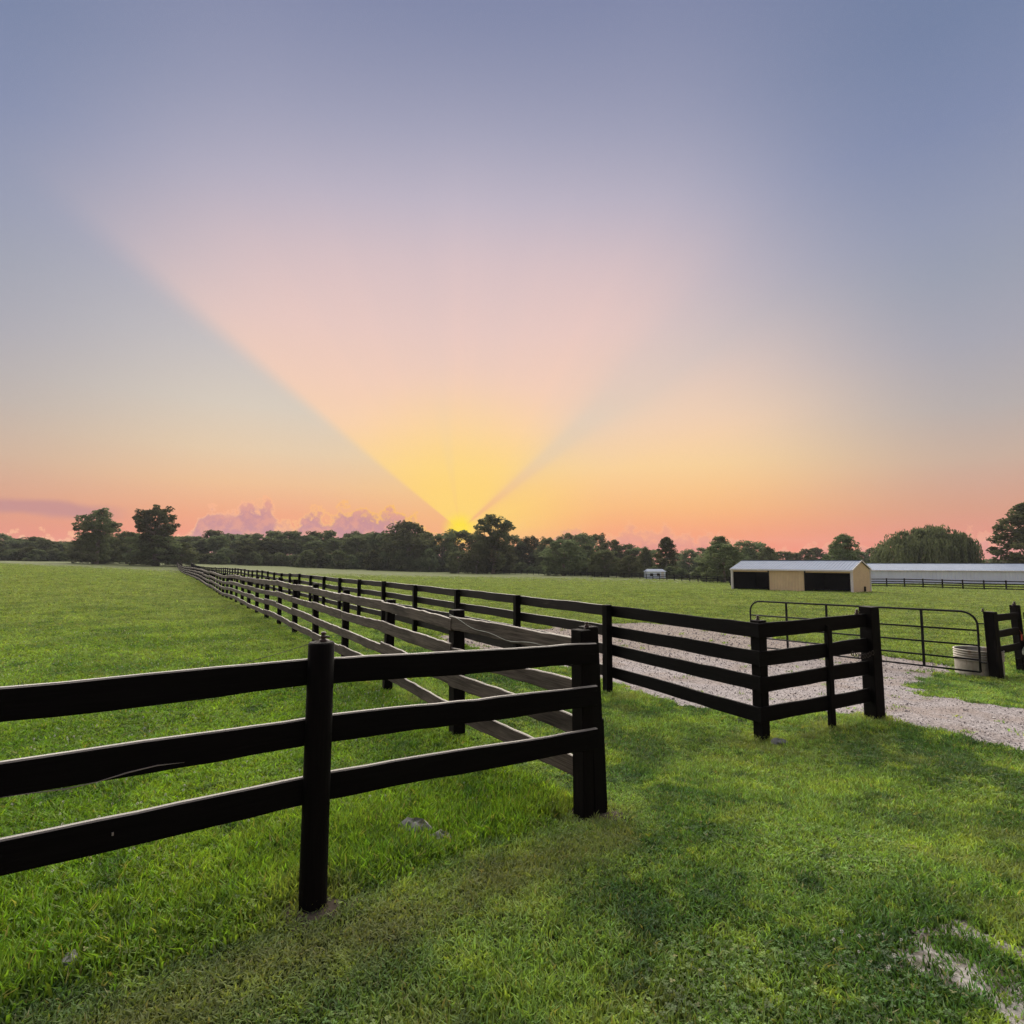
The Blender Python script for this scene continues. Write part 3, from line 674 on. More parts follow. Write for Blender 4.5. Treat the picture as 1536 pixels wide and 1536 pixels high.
while i < len(postsL) - 1:
    span = 1 if i < 24 else 2
    j = min(i + span, len(postsL) - 1)
    for k, q in enumerate(HTL):
        a = off(postsL[i], nL, .088 if i else .02); b = off(postsL[j], nL, .088)
        za, zb = zL[i] + q + jl[i].z + RL.uniform(-.012, .012), zL[j] + q + jl[j].z + RL.uniform(-.012, .012)
        a = off(a, LD2, -.03 if i else .0); b = off(b, LD2, .03)
        o_ = .004 * ((i // span) % 2)
        mb = MB(); board(mb, Vector((*off(a, nL, o_), za)), Vector((*off(b, nL, o_), zb)),   .155 + RL.uniform(-.015, .015), .03, 300 + i * 4 + k, .0042 if i < 24 else .007, 20 if i < 12 else 6, .0055)
        worn_highlight(mb.build('rail', M_grey, lf), mat=M_pale_edge)
    i = j
pA, pB = v3(off(postsL[1], nL, .11), 1.40), v3(off(postsL[0], nL, .03), 1.33)
wire('slack_cord', [pA.lerp(pB, t) + Vector((0, 0, -.12 * math.sin(math.pi * t) ** .8 + .012 * math.sin(t * 21))) for t in [i / 24 for i in range(25)]], .0022, 'slack pale cord hanging along the weathered top rail', M_pale)

# right lane fence with its corner and return to the gateway -----------------------
SPR = 2.85
rf = thing('paddock_fence', v3(CC), 'long dark brown four-rail fence turning a corner at the gravel gateway', 'fence')
nR = perp(LD2)
postsR = [CC + LD2 * (SPR * i) for i in range(0, 66)]
zR = ground(np.array([p.x for p in postsR]), np.array([p.y for p in postsR]))
HTR = (1.25, .915, .61, .25)
for i, p in enumerate(postsR):
    mb = MB(); w = .125 if i else .14
    base = Vector((p.x, p.y, zR[i])); top = 1.44 + (RL.uniform(-.02, .02) if i else .02)
    sqpost(mb, base, top, w, w, math.atan2(LD2.y, LD2.x) + RL.uniform(-.05, .05), (RL.uniform(-.01, .01), RL.uniform(-.01, .01)), 900 + i)
    o = mb.build('corner_post' if i == 0 else 'post', M_blackpost, rf)
    if i < 14: insulator(base + Vector((0.0 if i == 0 else .085, 0, top - (.0 if i == 0 else .10))), o, 1.1)
for i in range(len(postsR) - 1):
    for k, q in enumerate(HTR):
        sa = .09 if i == 0 else -.078; a = off(postsR[i], nR, sa); b = off(postsR[i + 1], nR, -.078)
        if i == 0: a = off(a, LD2, -.085)
        e = .004 * (i % 2)
        mb = MB(); board(mb, Vector((*off(a, nR, e), zR[i] + q + RL.uniform(-.008, .008))), Vector((*off(b, nR, e), zR[i + 1] + q + RL.uniform(-.008, .008))), .18, .034, 1500 + i * 4 + k, .0035 if i < 20 else .006, 12 if i < 8 else 4, .003)
        worn_highlight(mb.build('rail', M_lane if i else M_black, rf), .0 if i == 0 else .6)
dB = (GG - CC).normalized(); nB = perp(dB)                        # nB away from the camera
gG, gM = gz(*GG), gz(*MM)
for k, q in enumerate(HTR):
    mb = MB(); a = off(off(CC, nB, -.085), dB, -.105); b = off(off(GG, nB, -.0), dB, -.06)
    board(mb, Vector((*a, zR[0] + q)), Vector((*b, gG + q)), .18, .034, 2000 + k, .004, 12, .003); mb.build('rail', M_black, rf)
mb = MB(); sqpost(mb, v3(off(MM, nB, -.07)), 1.31, .085, .07, math.atan2(dB.y, dB.x), (0, 0), 71, slope=-.05); mb.build('batten', M_black, rf)
mb = MB(); sqpost(mb, v3(GG), 1.52, .185, .185, math.atan2(dB.y, dB.x), (-.006, 0), 72); gp = mb.build('gate_post', M_blackpost, rf)
insulator(Vector((*off(GG, dB, -.26), gG + 1.43)), gp, 1.2)
# coil of chain on the return rail
cp = off(off(GG, dB, -.42), nB, -.10)
mb = MB()
for t in range(9):
    x = t * .05; c_ = Vector((*off(cp, dB, x - .1), gG + .93 - .05 * math.sin(x * 7)))
    pts = [c_ + Vector((dB.x * .022 * math.cos(a), dB.y * .022 * math.cos(a), 0)) + Vector((0, 0, .030 * math.sin(a))) + (Vector((nB.x, nB.y, 0)) * (.008 * (t % 2))) for a in [i * math.pi / 5 for i in range(11)]]
    mb.tube(pts, .005, 5)
tag(mb.build('chain', M_chain), 'short dark chain hung on the rail beside the thick gate post', 'chain')

# tubular field gate -----------------------------------------------------------------
ga, gb = Vector((9.74, 12.12)), Vector((6.62, 16.1)); dG = (gb - ga).normalized(); Lg = (gb - ga).length
zb_ = EYE - 2.32
gate = thing('field_gate', Vector((ga.x, ga.y, gz(*ga))), 'black tubular steel gate with five rails standing ajar across the drive', 'gate')
ftop = 1.235
fr_ = [0, .20, .44, .69, 1.0]
def gpnt(s, z): q = ga + dG * s; return Vector((q.x, q.y, zb_ - .05 * s / Lg + z))
rad = .28; pts = [gpnt(0.02, 0)]
pts += [gpnt(.02, z) for z in (.3, .6, ftop - rad)]
pts += [gpnt(.02 + rad * (1 - math.cos(a)), ftop - rad + rad * math.sin(a)) for a in [i * math.pi / 16 for i in range(1, 9)]]
pts += [gpnt(Lg * t, ftop) for t in (.25, .5, .75)]
pts += [gpnt(Lg - rad * (1 - math.cos(a)), ftop - rad + rad * math.sin(a)) for a in [math.pi / 2 - i * math.pi / 16 for i in range(0, 9)]]
pts += [gpnt(Lg, 0.3), gpnt(Lg, 0)]
mb = MB(); mb.tube(pts, .022, 10); mb.build('outer_frame', M_gate, gate, True)
for q in fr_[:-1]:
    mb = MB(); mb.tube([gpnt(.02, q * ftop), gpnt(Lg, q * ftop)], .019, 8); mb.build('rail', M_gate, gate, True)
for t in (.2, .4, .6, .8):
    mb = MB(); mb.box(gpnt(Lg * t, ftop / 2), (.05, .022, ftop), math.atan2(dG.y, dG.x)); mb.build('upright', M_gate, gate)
for z in (.2, 1.0):
    mb = MB(); mb.tube([gpnt(-.10, z), gpnt(.04, z)], .014, 6); mb.build('hinge', M_gate, gate)

# hinge post and the fence beyond it ---------------------------------------------------
qf = thing('gateside_fence', v3(HH), 'short dark four-rail fence starting at the leaning hinge post beside the tank', 'fence')
mb = MB(); sqpost(mb, v3(HH) + Vector((.10, 0, 0)), 1.42, .19, .19, .5, (-.035, 0), 81); hp = mb.build('hinge_post', M_blackpost, qf)
insulator(v3(HH, 1.42) + Vector((-.10, 0, 0)), hp, 1.3)
dK = (KK - HH).normalized(); nK = perp(dK); K2 = KK + dK * 1.7 + Vector((.6, -.1)); K3 = K2 + Vector((2.3, .5))
for i, p in enumerate((KK, K2, K3)):
    mb = MB(); sqpost(mb, v3(p), 1.5 if i == 0 else 1.42, .15, .15, .3, (-.045 if i == 0 else 0, 0), 83 + i); mb.build('post', M_blackpost, qf)
for i, (a, b) in enumerate(((HH, KK), (KK, K2), (K2, K3))):
    for k, q in enumerate((1.2, .86, .52, .2)):
        if i == 0 and k == 3: a2 = off(KK, dK, -.32)
        else: a2 = a
        sh = -.02 if i == 0 else -.10
        mb = MB(); board(mb, Vector((*off(a2, nK, sh), gz(*a2) + q)), Vector((*off(b, nK, sh), gz(*b) + q)), .15, .036, 2200 + i * 4 + k, .004, 6); mb.build('rail', M_black, qf)
insulator(v3(KK, 1.5) + Vector((-.07, 0, 0)), qf, 1.5); insulator(v3(KK, 1.5) + Vector((-.12, -.02, -.02)), qf, 1.1)
kp = v3(KK) + Vector((-.05, -.14, 0))
mb = MB(); mb.lathe(kp + Vector((.16, 0, 1.13)), [(.02, 0), (.075, .01), (.085, .06), (.08, .12), (.05, .15), (.02, .16)], 14); tag(mb.build('cord_reel', M_ins, None, True), 'dark round reel hung on the leaning post behind the tank', 'reel')
mb = MB(); c_ = kp + Vector((-.03, 0, .80)); mb.lathe(c_, [(.008, -.07), (.017, -.05), (.014, 0), (.017, .05), (.028, .06), (.006, .065)], 10); mb.tube([c_ + Vector((0, 0, .06)), c_ + Vector((-.02, .02, .16))], .004, 5); tag(mb.build('wire_handle', M_red, None, True), 'red plastic wire handle hanging on the leaning post', 'handle')
mb = MB(); mb.box(kp + Vector((.13, .02, .72)), (.085, .06, .24), .2); mb.box(kp + Vector((.13, .02, .85)), (.095, .07, .02), .2); tag(mb.build('meter_box', M_pale), 'small pale grey box fixed beside the leaning post', 'box')
mb = MB(); mb.lathe(kp + Vector((.02, -.01, .42)), [(.03, 0), (.055, .01), (.06, .06), (.055, .12), (.03, .15), (.03, .17)], 14); tag(mb.build('plastic_jug', M_pale, None, True), 'pale rounded plastic jug tied low on the leaning post', 'jug')

# stock tank -----------------------------------------------------------------------
tc_ = v3((10.17, 12.72)); tank = thing('stock_tank', tc_, 'round galvanised stock tank with ribbed sides behind the hinge post', 'tank')
prof = [(.52, -.03), (.54, 0), (.555, .03), (.545, .06), (.545, .34)]
for z in (.35, .40, .45, .50): prof += [(.545, z), (.565, z + .012), (.565, z + .03), (.545, z + .042)]
prof += [(.545, .555), (.565, .56), (.57, .575), (.56, .59), (.54, .585), (.53, .56), (.53, .1), (.52, .05)]
prof = [(r_ * .78, z_) for r_, z_ in prof]
mb = MB(); mb.lathe(tc_, prof, 48); mb.build('shell', M_tank, tank, True)
mb = MB(); mb.lathe(tc_, [(.40, .44), (.40, .46)], 32); mb.build('water', M_water, tank)

# ------------------------------------------------------------------ small things in the grass
def lump(name, c, s, mat, label, cat, seed, parent=None):
    R_ = np.random.default_rng(seed); mb = MB(); n, m = 12, 7; vs = []
    for i in range(m + 1):
        a = math.pi * i / m
        for k in range(n):
            b = 2 * math.pi * k / n; q = 1 + .16 * math.sin(2 * b + seed) + .1 * R_.normal()
            vs.append((c[0] + s[0] * q * math.sin(a) * math.cos(b), c[1] + s[1] * q * math.sin(a) * math.sin(b), c[2] + s[2] * q * math.cos(a)))
    mb.add(vs, [(i * n + k, i * n + (k + 1) % n, (i + 1) * n + (k + 1) % n, (i + 1) * n + k) for i in range(m) for k in range(n)])
    return tag(mb.build(name, mat, parent), label, cat)
q = unproj(105, 1450); lump('stone', v3(q, .022), (.06, .045, .035), M_rock, 'small pale stone lying alone in the grass by the three-board fence', 'stone', 4)
q = unproj(622, 1250); lump('stone', v3(q, .03), (.12, .07, .065), M_rock, 'grey half-buried stone at the edge of the long grass', 'stone', 9)
q = unproj(660, 1262); lump('stone', v3(q, .015), (.09, .05, .05), M_rock, 'lower grey stone sunk beside the half-buried one', 'stone', 12)
q = unproj(1168, 1118); lump('stone', v3(q, .03), (.09, .05, .045), M_rock, 'pale stone at the foot of the corner post', 'stone', 15)
for j, (p, lab) in enumerate(((P1, 'bare dark earth round the foot of the round post'), (P0, 'bare dark earth round the foot of the doubled end post'))):
    c = v3(p); mb = MB(); vs = [c + Vector((0, 0, .02))]; n = 28
    for k in range(n):
        a = 6.283 * k / n; r_ = .22 + .05 * math.sin(3 * a + j) + .03 * math.sin(7 * a); vs.append(Vector((c.x + r_ * 1.2 * math.cos(a), c.y + r_ * .8 * math.sin(a), gz(c.x + r_ * 1.2 * math.cos(a), c.y + r_ * .8 * math.sin(a)) + .002)))
    mb.add(vs, [(0, 1 + k, 1 + (k + 1) % n) for k in range(n)]); o = mb.build('bare_soil', M_dirt_dark, None, True); o['kind'] = 'structure'

# ------------------------------------------------------------------ run-in shed
def ribbed(mb, A, ux, uz, w, h, nrm, pitch=.23, d=.02, rw=.05, top=None):
    # a steel sheet from A along ux (w) and uz (h) with raised ribs; top(x) may cut the upper edge
    A = Vector(A); n = max(2, round(w / pitch)); xs = [(0, 0)]
    for i in range(n):
        x0 = i * w / n; m = x0 + w / n * .5; xs += [(m - rw, 0), (m - rw * .55, d), (m + rw * .55, d), (m + rw, 0)]
    xs.append((w, 0)); vs = []
    for x, e in xs:
        hh = top(x) if top else h
        vs += [A + ux * x + nrm * e, A + ux * x + uz * hh + nrm * e]
    return mb.add(vs, [(2 * i, 2 * i + 2, 2 * i + 3, 2 * i + 1) for i in range(len(xs) - 1)])
def make_shed():
    al = math.radians(46); fr = Vector((33.0, 56.0)); u2 = Vector((-math.cos(al), math.sin(al))); w2 = Vector((math.sin(al), math.cos(al)))   # along the front to the left; to the back
    L, W, EH, RH = 12.0, 6.0, 2.42, 3.3
    zb = min(gz(*fr), gz(*(fr + u2 * L)), gz(*(fr + w2 * W))) - .02; z0_ = max(gz(*fr), gz(*(fr + u2 * L)), gz(*(fr + w2 * W)))
    def P(a, b, z): q = fr + u2 * a + w2 * b; return Vector((q.x, q.y, zb + z))
    U = Vector((u2.x, u2.y, 0)); Wd = Vector((w2.x, w2.y, 0)); Zv = Vector((0, 0, 1)); rz = math.atan2(u2.y, u2.x)
    sh = thing('run_in_shed', P(0, 0, 0), 'beige metal run-in shed with a pale gabled roof and two open dark bays', 'shed')
    # bays: right 0.1-4.2, solid 4.2-8.0, left 8.0-11.85
    x = 4.35
    while x < 7.95:
        w = min(.9, 7.95 - x); mb = MB(); ribbed(mb, P(x, 0, 0), U, Zv, w, 2.25, -Wd, .3, .04, .06); mb.build('siding_panel', M_beige, sh); x += w
    x = .06
    while x < L - .1:
        w = min(.99, L - .06 - x); mb = MB(); ribbed(mb, P(x, -.02, 2.10), U, Zv, w, .30, -Wd, .33); mb.build('lintel_panel', M_beige, sh); x += w
    for a in (0.06, 4.30, 7.98, L - .06):
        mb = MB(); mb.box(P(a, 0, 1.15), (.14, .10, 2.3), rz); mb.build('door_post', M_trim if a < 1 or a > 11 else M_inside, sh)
    # gables
    gt = lambda x: EH + (RH - EH) * (1 - abs(x - W / 2) / (W / 2)) - .03
    for a, nm in ((0, -U), (L, U)):
        x = 0.0
        while x < W - .01:
            w = min(1.0, W - x); x0 = x; mb = MB(); ribbed(mb, P(a, x, 0), Wd, Zv, w, 0, nm, .25, top=lambda q, x0=x0: gt(x0 + q)); mb.build('gable_panel', M_beige, sh); x += w
    mb = MB(); ribbed(mb, P(0, W, 0), U, Zv, L, 2.4, Wd, .3); mb.build('back_wall', M_beige, sh)
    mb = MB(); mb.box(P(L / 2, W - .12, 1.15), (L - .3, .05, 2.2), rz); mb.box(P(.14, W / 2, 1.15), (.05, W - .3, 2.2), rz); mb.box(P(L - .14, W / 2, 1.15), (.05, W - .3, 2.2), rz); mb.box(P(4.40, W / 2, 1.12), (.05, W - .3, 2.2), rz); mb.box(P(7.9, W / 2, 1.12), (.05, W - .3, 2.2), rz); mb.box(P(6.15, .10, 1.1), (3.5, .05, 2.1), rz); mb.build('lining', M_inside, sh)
    mb = MB(); mb.box(P(L / 2, W / 2, .03), (L - .2, W - .2, .06), rz); mb.build('earth_floor', M_dirt_dark, sh)
    # roof: two slopes of sheets
    sl_ = (RH - EH) / (W / 2); o_ = .22
    for side in (0, 1):
        x = -.15
        while x < L + .14:
            w = min(.95, L + .15 - x); mb = MB()
            if side == 0: A = P(x, -o_, EH - o_ * sl_ + .03); d = (Wd * (W / 2 + o_) + Zv * (RH - EH + o_ * sl_)); nv = (-Wd * sl_ + Zv).normalized()
            else: A = P(x, W + o_, EH - o_ * sl_ + .03); d = (-Wd * (W / 2 + o_) + Zv * (RH - EH + o_ * sl_)); nv = (Wd * sl_ + Zv).normalized()
            ribbed(mb, A, U, d.normalized(), w, d.length, nv, .3, .025); mb.build('roof_sheet', M_roof, sh); x += w
    mb = MB(); mb.box(P(L / 2, W / 2, RH + .04), (L + .34, .3, .03), rz); mb.build('ridge_cap', M_roof, sh)
    mb = MB(); mb.box(P(L / 2, -o_ - .02, EH - o_ * sl_ - .03), (L + .3, .03, .14), rz); mb.build('fascia', M_trim, sh)
    mb = MB(); mb.box(P(-.03, -.03, 1.2), (.14, .14, 2.4), rz); mb.build('corner_trim', M_trim, sh)
    mb = MB(); mb.box(P(-.03, W + .03, 1.2), (.14, .14, 2.4), rz); mb.build('corner_trim', M_trim, sh)
    mb = MB(); mb.box(P(L + .03, -.03, 1.2), (.14, .14, 2.4), rz); mb.build('corner_trim', M_trim, sh)
    for sgn in (0, 1):
        mb = MB(); e = .06
        a_, b_ = (P(-.16, -o_, EH - o_ * sl_ - .04), P(-.16, W / 2, RH - .04)) if sgn == 0 else (P(-.16, W + o_, EH - o_ * sl_ - .04), P(-.16, W / 2, RH - .04))
        mb.add([a_, b_, b_ + Zv * .13, a_ + Zv * .13, a_ + U * .03, b_ + U * .03, b_ + U * .03 + Zv * .13, a_ + U * .03 + Zv * .13], [(0, 1, 2, 3), (7, 6, 5, 4), (0, 4, 5, 1), (3, 2, 6, 7), (0, 3, 7, 4), (1, 5, 6, 2)]); mb.build('barge_board', M_trim, sh)
    mb = MB(); mb.box(P(-.10, 3.8, .45), (.1, .28, .5), rz); mb.build('outlet_box', M_inside, sh)
make_shed()

# ------------------------------------------------------------------ long white barn
def make_barn():
    A = Vector((66.0, 113.0)); B = Vector((112.0, 99.0)); u2 = (B - A).normalized(); w2 = Vector((-u2.y, u2.x)); L = (B - A).length; W = 11.0
    zb = gz(*A) - .1; EH, RH = 2.75, 3.95; rz = math.atan2(u2.y, u2.x); U = Vector((u2.x, u2.y, 0)); Wd = Vector((w2.x, w2.y, 0)); Zv = Vector((0, 0, 1))
    def P(a, b, z): q = A + u2 * a + w2 * b; return Vector((q.x, q.y, zb + z))
    bn = thing('long_barn', P(0, 0, 0), 'long low white metal barn with a pale roof behind a dark fence', 'barn')
    n = int(L / 1.2)
    sl_ = (RH - EH) / (W / 2)
    d = Wd * (W / 2 + .3) + Zv * (RH - EH + .3 * sl_); nv = (-Wd * sl_ + Zv).normalized()
    m1 = MB(); ribbed(m1, (0, 0, 0), U, Zv, L / n, EH + .3, -Wd, .6, .07, .09); m1 = m1.mesh('wall_panel', M_white)
    m2 = MB(); ribbed(m2, (0, 0, 0), U, d.normalized(), L / n, d.length, nv, .4, .03); m2 = m2.mesh('roof_sheet', M_roof)
    for i in range(n):
        for nm, me, p in (('wall_panel', m1, P(i * L / n, 0, -.3)), ('roof_sheet', m2, P(i * L / n, -.3, EH - .3 * sl_))):
            o = bpy.data.objects.new(nm, me); COL.objects.link(o); o.parent = bn; o.location = p - bn.location
    mb = MB(); mb.add([P(0, 0, -.3), P(0, W, -.3), P(0, W, EH), P(0, W / 2, RH), P(0, 0, EH)], [(0, 1, 2, 3, 4)]); mb.build('gable_wall', M_white, bn)
    mb = MB(); mb.add([P(L, 0, -.3), P(L, W, -.3), P(L, W, EH), P(L, W / 2, RH), P(L, 0, EH)], [(4, 3, 2, 1, 0)]); mb.build('gable_wall', M_white, bn)
    mb = MB(); mb.box(P(L / 2, W, EH / 2 - .1), (L, .1, EH), rz); mb.build('back_wall', M_white, bn)
    mb = MB(); a = P(0, W + .3, EH - .3 * sl_); b = P(L, W + .3, EH - .3 * sl_); mb.add([a, b, P(L, W / 2, RH), P(0, W / 2, RH)], [(0, 1, 2, 3)]); mb.build('back_roof', M_roof, bn)
    mb = MB(); mb.box(P(L / 2, -.33, EH - .3 * sl_ - .08), (L, .05, .16), rz); mb.build('gutter', M_trim, bn)
    mb = MB(); mb.box(P(L / 2, W / 2, RH + .03), (L + .2, .4, .05), rz); mb.build('ridge_cap', M_roof, bn)
make_barn()

def simple_fence(name, pts, sp, hts, hrail, hpost, wpost, label, matp, matr, seed, step=1):
    f = thing(name, v3(pts[0]), label, 'fence'); P = [Vector(p) for p in pts]; stations = []
    for a, b in zip(P, P[1:]):
        n = max(1, round((b - a).length / sp)); stations += [a.lerp(b, i / n) for i in range(n)]
    stations.append(P[-1]); zz = ground(np.array([p.x for p in stations]), np.array([p.y for p in stations]))
    pm = MB(); sqpost(pm, (0, 0, 0), hpost, wpost, wpost, .2, (0, 0), seed); pm = pm.mesh('post', matp)
    for p, z in zip(stations, zz):
        o = bpy.data.objects.new('post', pm); COL.objects.link(o); o.parent = f; o.location = Vector((p.x, p.y, z)) - f.location
    for i in range(0, len(stations) - 1, step):
        j = min(i + step, len(stations) - 1)
        d = (stations[j] - stations[i]).normalized(); nn = perp(d) * -(wpost / 2 + .025)
        for k, q in enumerate(hts):
            mb = MB(); board(mb, Vector((*(stations[i] + nn), zz[i] + q)), Vector((*(stations[j] + nn), zz[j] + q)), hrail, .03, seed + i * 5 + k, .004, 2); mb.build('rail', matr, f)
    return f
simple_fence('barn_fence', [(36.5, 96.5), (57, 92), (69, 77), (76, 70)], 2.45, (1.16, .80, .46, .14), .14, 1.38, .14, 'dark four-rail fence in front of the long white barn', M_blackpost, M_black, 5000)
simple_fence('far_fence', [tuple(at(640, 857, 215))[:2], tuple(at(800, 862, 175))[:2], tuple(at(960, 868, 142))[:2], tuple(at(1060, 873, 120))[:2], tuple(at(1130, 876, 112))[:2]], 2.6, (1.1, .72, .34), .15, 1.35, .15, 'low dark three-rail fence closing the far side of the paddock under the trees', M_blackpost, M_black, 6000, 2)

# small white field shelter far off
def make_hut():
    y = 146; c = Vector((xat(982, y, 866), y)); z = gz(*c); t = thing('field_hut', Vector((c.x, c.y, z)), 'tiny white hut under the trees beyond the far fence', 'hut')
    L, W, H = 4.6, 3.4, 1.75; b = Vector((c.x, c.y, z))
    mb = MB(); mb.box(b + Vector((0, 0, H / 2)), (L, W, H)); mb.build('wall', M_white, t)
    mb = MB(); e = .25
    vs = [b + Vector((sx * (L / 2 + e), sy * (W / 2 + e), H - .02)) for sx in (-1, 1) for sy in (-1, 1)] + [b + Vector((sx * (L / 2 + e - .6), 0, H + .62)) for sx in (-1, 1)]
    mb.add(vs, [(0, 2, 5, 4), (3, 1, 4, 5), (1, 0, 4), (2, 3, 5), (0, 1, 3, 2)]); mb.build('roof', M_roof, t)
    for q in (-1.2, .5):
        mb = MB(); mb.box(b + Vector((q, -W / 2 - .02, 1.0)), (.7, .06, .6)); mb.build('window', M_inside, t)
    mb = MB(); mb.box(b + Vector((1.6, -W / 2 - .02, .85)), (.7, .06, 1.6)); mb.build('door', M_trim, t)
make_hut()

# ------------------------------------------------------------------ trees
def tree_meshes(kind, seed, leafmat):
    """trunk mesh and crown mesh for a tree of unit height 10 m, base at origin"""
    R_ = np.random.default_rng(seed); tk = MB(); clumps = []; ls = .30
    def limb(a, b, r0, r1, bend=.3, n=5):
        a, b = Vector(a), Vector(b); k = Vector(R_.normal(0, bend, 3)); tk.tube([a.lerp(b, i / n) + k * math.sin(math.pi * i / n) for i in range(n + 1)], [r0 + (r1 - r0) * i / n for i in range(n + 1)], 6)
    if kind == 'round':        # dense broad tree, foliage nearly to the ground
        limb((0, 0, -.3), (0, 0, 6), .28, .12, .1)
        for i in range(130):
            a = R_.uniform(0, 6.283); z = R_.uniform(.04, 1); rr = 3.3 * max(.05, 1 - (abs(z - .42) / .60) ** 2.3) ** .5 * R_.uniform(.55, 1.05) * (1 + .18 * math.sin(3 * a + seed)); clumps.append((rr * math.cos(a), rr * math.sin(a), z * 9.1 + R_.normal(0, .2), R_.uniform(.5, 1.0)))
        for i in range(9): a = R_.uniform(0, 6.283); limb((0, 0, R_.uniform(2, 5)), (2.4 * math.cos(a), 2.4 * math.sin(a), R_.uniform(4, 8)), .09, .02)
        nl = 85; ls = .40
    elif kind == 'oak':        # bare trunk, open round head with gaps
        limb((0, 0, -.3), (.1, 0, 5.2), .30, .2, .12)
        for i in range(105):
            v = R_.normal(size=3); v /= np.linalg.norm(v); q = R_.uniform(.1, 1.0) ** .40; c = np.array([0, 0, 6.5]) + v * q * np.array([2.75, 2.75, 3.0]); clumps.append((*c, R_.uniform(.38, .66)))
            if i % 3 == 0: limb((0.1, 0, R_.uniform(3.6, 5.4)), c, .1, .02, .25)
        for i in range(26):
            a = R_.uniform(0, 6.283); z = R_.uniform(1, 4.6); clumps.append((1.3 * math.cos(a), 1.3 * math.sin(a), z, R_.uniform(.5, .9)))
        nl = 80; ls = .34
    elif kind == 'wood':       # tall wood-edge tree: slender trunk, ragged upper crown
        limb((0, 0, -.3), (R_.normal(0, .3), 0, 8.5), .13 if seed < 9 else .2, .05, .2, 7)
        for i in range(84):
            a = R_.uniform(0, 6.283); z = R_.uniform(.10 if seed < 9 else .36, 1) ** .8; rr = 2.0 * (1.1 - .6 * abs(z - .7) * 1.6) * R_.uniform(.15, 1); clumps.append((rr * math.cos(a), rr * math.sin(a), z * 9.3, R_.uniform(.4, .85)))
            if i % 5 == 0: limb((0, 0, z * 7), clumps[-1][:3], .05, .012)
        nl = 62; ls = .42
    elif kind == 'feather':    # upright feathery branches
        limb((0, 0, -.3), (0, 0, 9), .2, .04, .1)
        for i in range(260):
            z = R_.uniform(.0, 1); a = R_.uniform(0, 6.283); rr = (2.9 * (1 - z ** 1.6) ** .6 + .12) * R_.uniform(.35, 1.06); c = (rr * math.cos(a), rr * math.sin(a), z * 8.9 + .30 * rr)
            clumps.append((*c, R_.uniform(.32, .6)))
            if i % 6 == 0: limb((0, 0, max(.5, c[2] - 1.4)), c, .05, .01, .1)
        nl = 62; ls = .30
    elif kind == 'willow':
        limb((0, 0, -.3), (.2, 0, 4.5), .5, .3, .1)
        for i in range(14): a = R_.uniform(0, 6.283); limb((.1, 0, 3.6), (R_.uniform(2, 6) * math.cos(a), R_.uniform(2, 6) * math.sin(a), R_.uniform(6, 8.2)), .16, .04, .5)
        for i in range(150):
            a = R_.uniform(0, 6.283); q = math.sqrt(R_.uniform()); q2 = q * (1 + .14 * math.sin(3 * a + 1) + .03 * R_.normal()); clumps.append((7.3 * q2 * math.cos(a), 7.3 * q2 * math.sin(a), 9.0 - 3.4 * q ** 2.4 + R_.normal(0, .6), R_.uniform(.7, 1.2)))
        for i in range(46):
            a = R_.uniform(0, 6.283); q = R_.uniform(.2, 1.04); clumps.append((7.7 * q * math.cos(a), 7.7 * q * math.sin(a), 9.6 - 3.3 * q ** 2.4 + R_.uniform(0, .5), R_.uniform(.2, .4)))
        nl = 60; ls = .5
    else:                      # shrub
        for i in range(4): a = R_.uniform(0, 6.283); limb((0, 0, -.3), (2.5 * math.cos(a), 2.5 * math.sin(a), 6), .2, .04)
        for i in range(80):
            a = R_.uniform(0, 6.283); z = R_.uniform(.02, 1); rr = 5.2 * math.sqrt(max(.05, 1 - z ** 2.2)) * R_.uniform(.4, 1.05); clumps.append((rr * math.cos(a), rr * math.sin(a), z * 9, R_.uniform(1, 1.8)))
        nl = 60; ls = .9
    C = []; T = []
    for (x, y, z, r) in clumps:
        tint = R_.uniform(.1, .9); v = R_.normal(size=(nl, 3)); v /= np.linalg.norm(v, axis=1)[:, None]; v *= (R_.uniform(.25, 1, nl) ** .45 * r)[:, None]; v[:, 2] *= .8
        C.append(v + np.array([x, y, z])); T.append(np.clip(tint + R_.normal(0, .12, nl), 0, 1))
        if kind == 'willow':
            for s in range(7):   # hanging curtains of leaves
                a = R_.uniform(0, 6.283); m = 26; ln = R_.uniform(2.2, max(2.4, z - .8)); t = np.linspace(0, 1, m); px_, py_ = x + 1.0 * math.cos(a), y + 1.0 * math.sin(a)
                C.append(np.stack([px_ + R_.normal(0, .10, m) + .5 * t * math.cos(a), py_ + R_.normal(0, .10, m) + .5 * t * math.sin(a), np.maximum(z - ln * t, .6)], 1)); T.append(np.clip(R_.uniform(.2, .9) + R_.normal(0, .1, m), 0, 1))
    C = np.concatenate(C); T = np.concatenate(T); n = len(C)
    a = R_.normal(size=(n, 3)); a[:, 2] *= .7; a /= np.linalg.norm(a, axis=1)[:, None]; b = np.cross(a, R_.normal(size=(n, 3))); b /= np.linalg.norm(b, axis=1)[:, None]
    s1 = (ls * R_.uniform(.55, 1.2, n))[:, None]; s2 = s1 * R_.uniform(.45, .75, n)[:, None]
    if kind == 'willow': a = a * .5 + np.array([0, 0, -1.0]); s1 *= .9; s2 *= .8
    V = np.stack([C - a * s1 * .5, C + b * s2 * .5, C + a * s1 * .5, C - b * s2 * .5], 1).reshape(-1, 3)
    me = bpy.data.meshes.new('crown'); me.vertices.add(4 * n); me.vertices.foreach_set('co', V.astype(np.float32).ravel()); me.loops.add(4 * n); me.loops.foreach_set('vertex_index', np.arange(4 * n, dtype=np.int32))
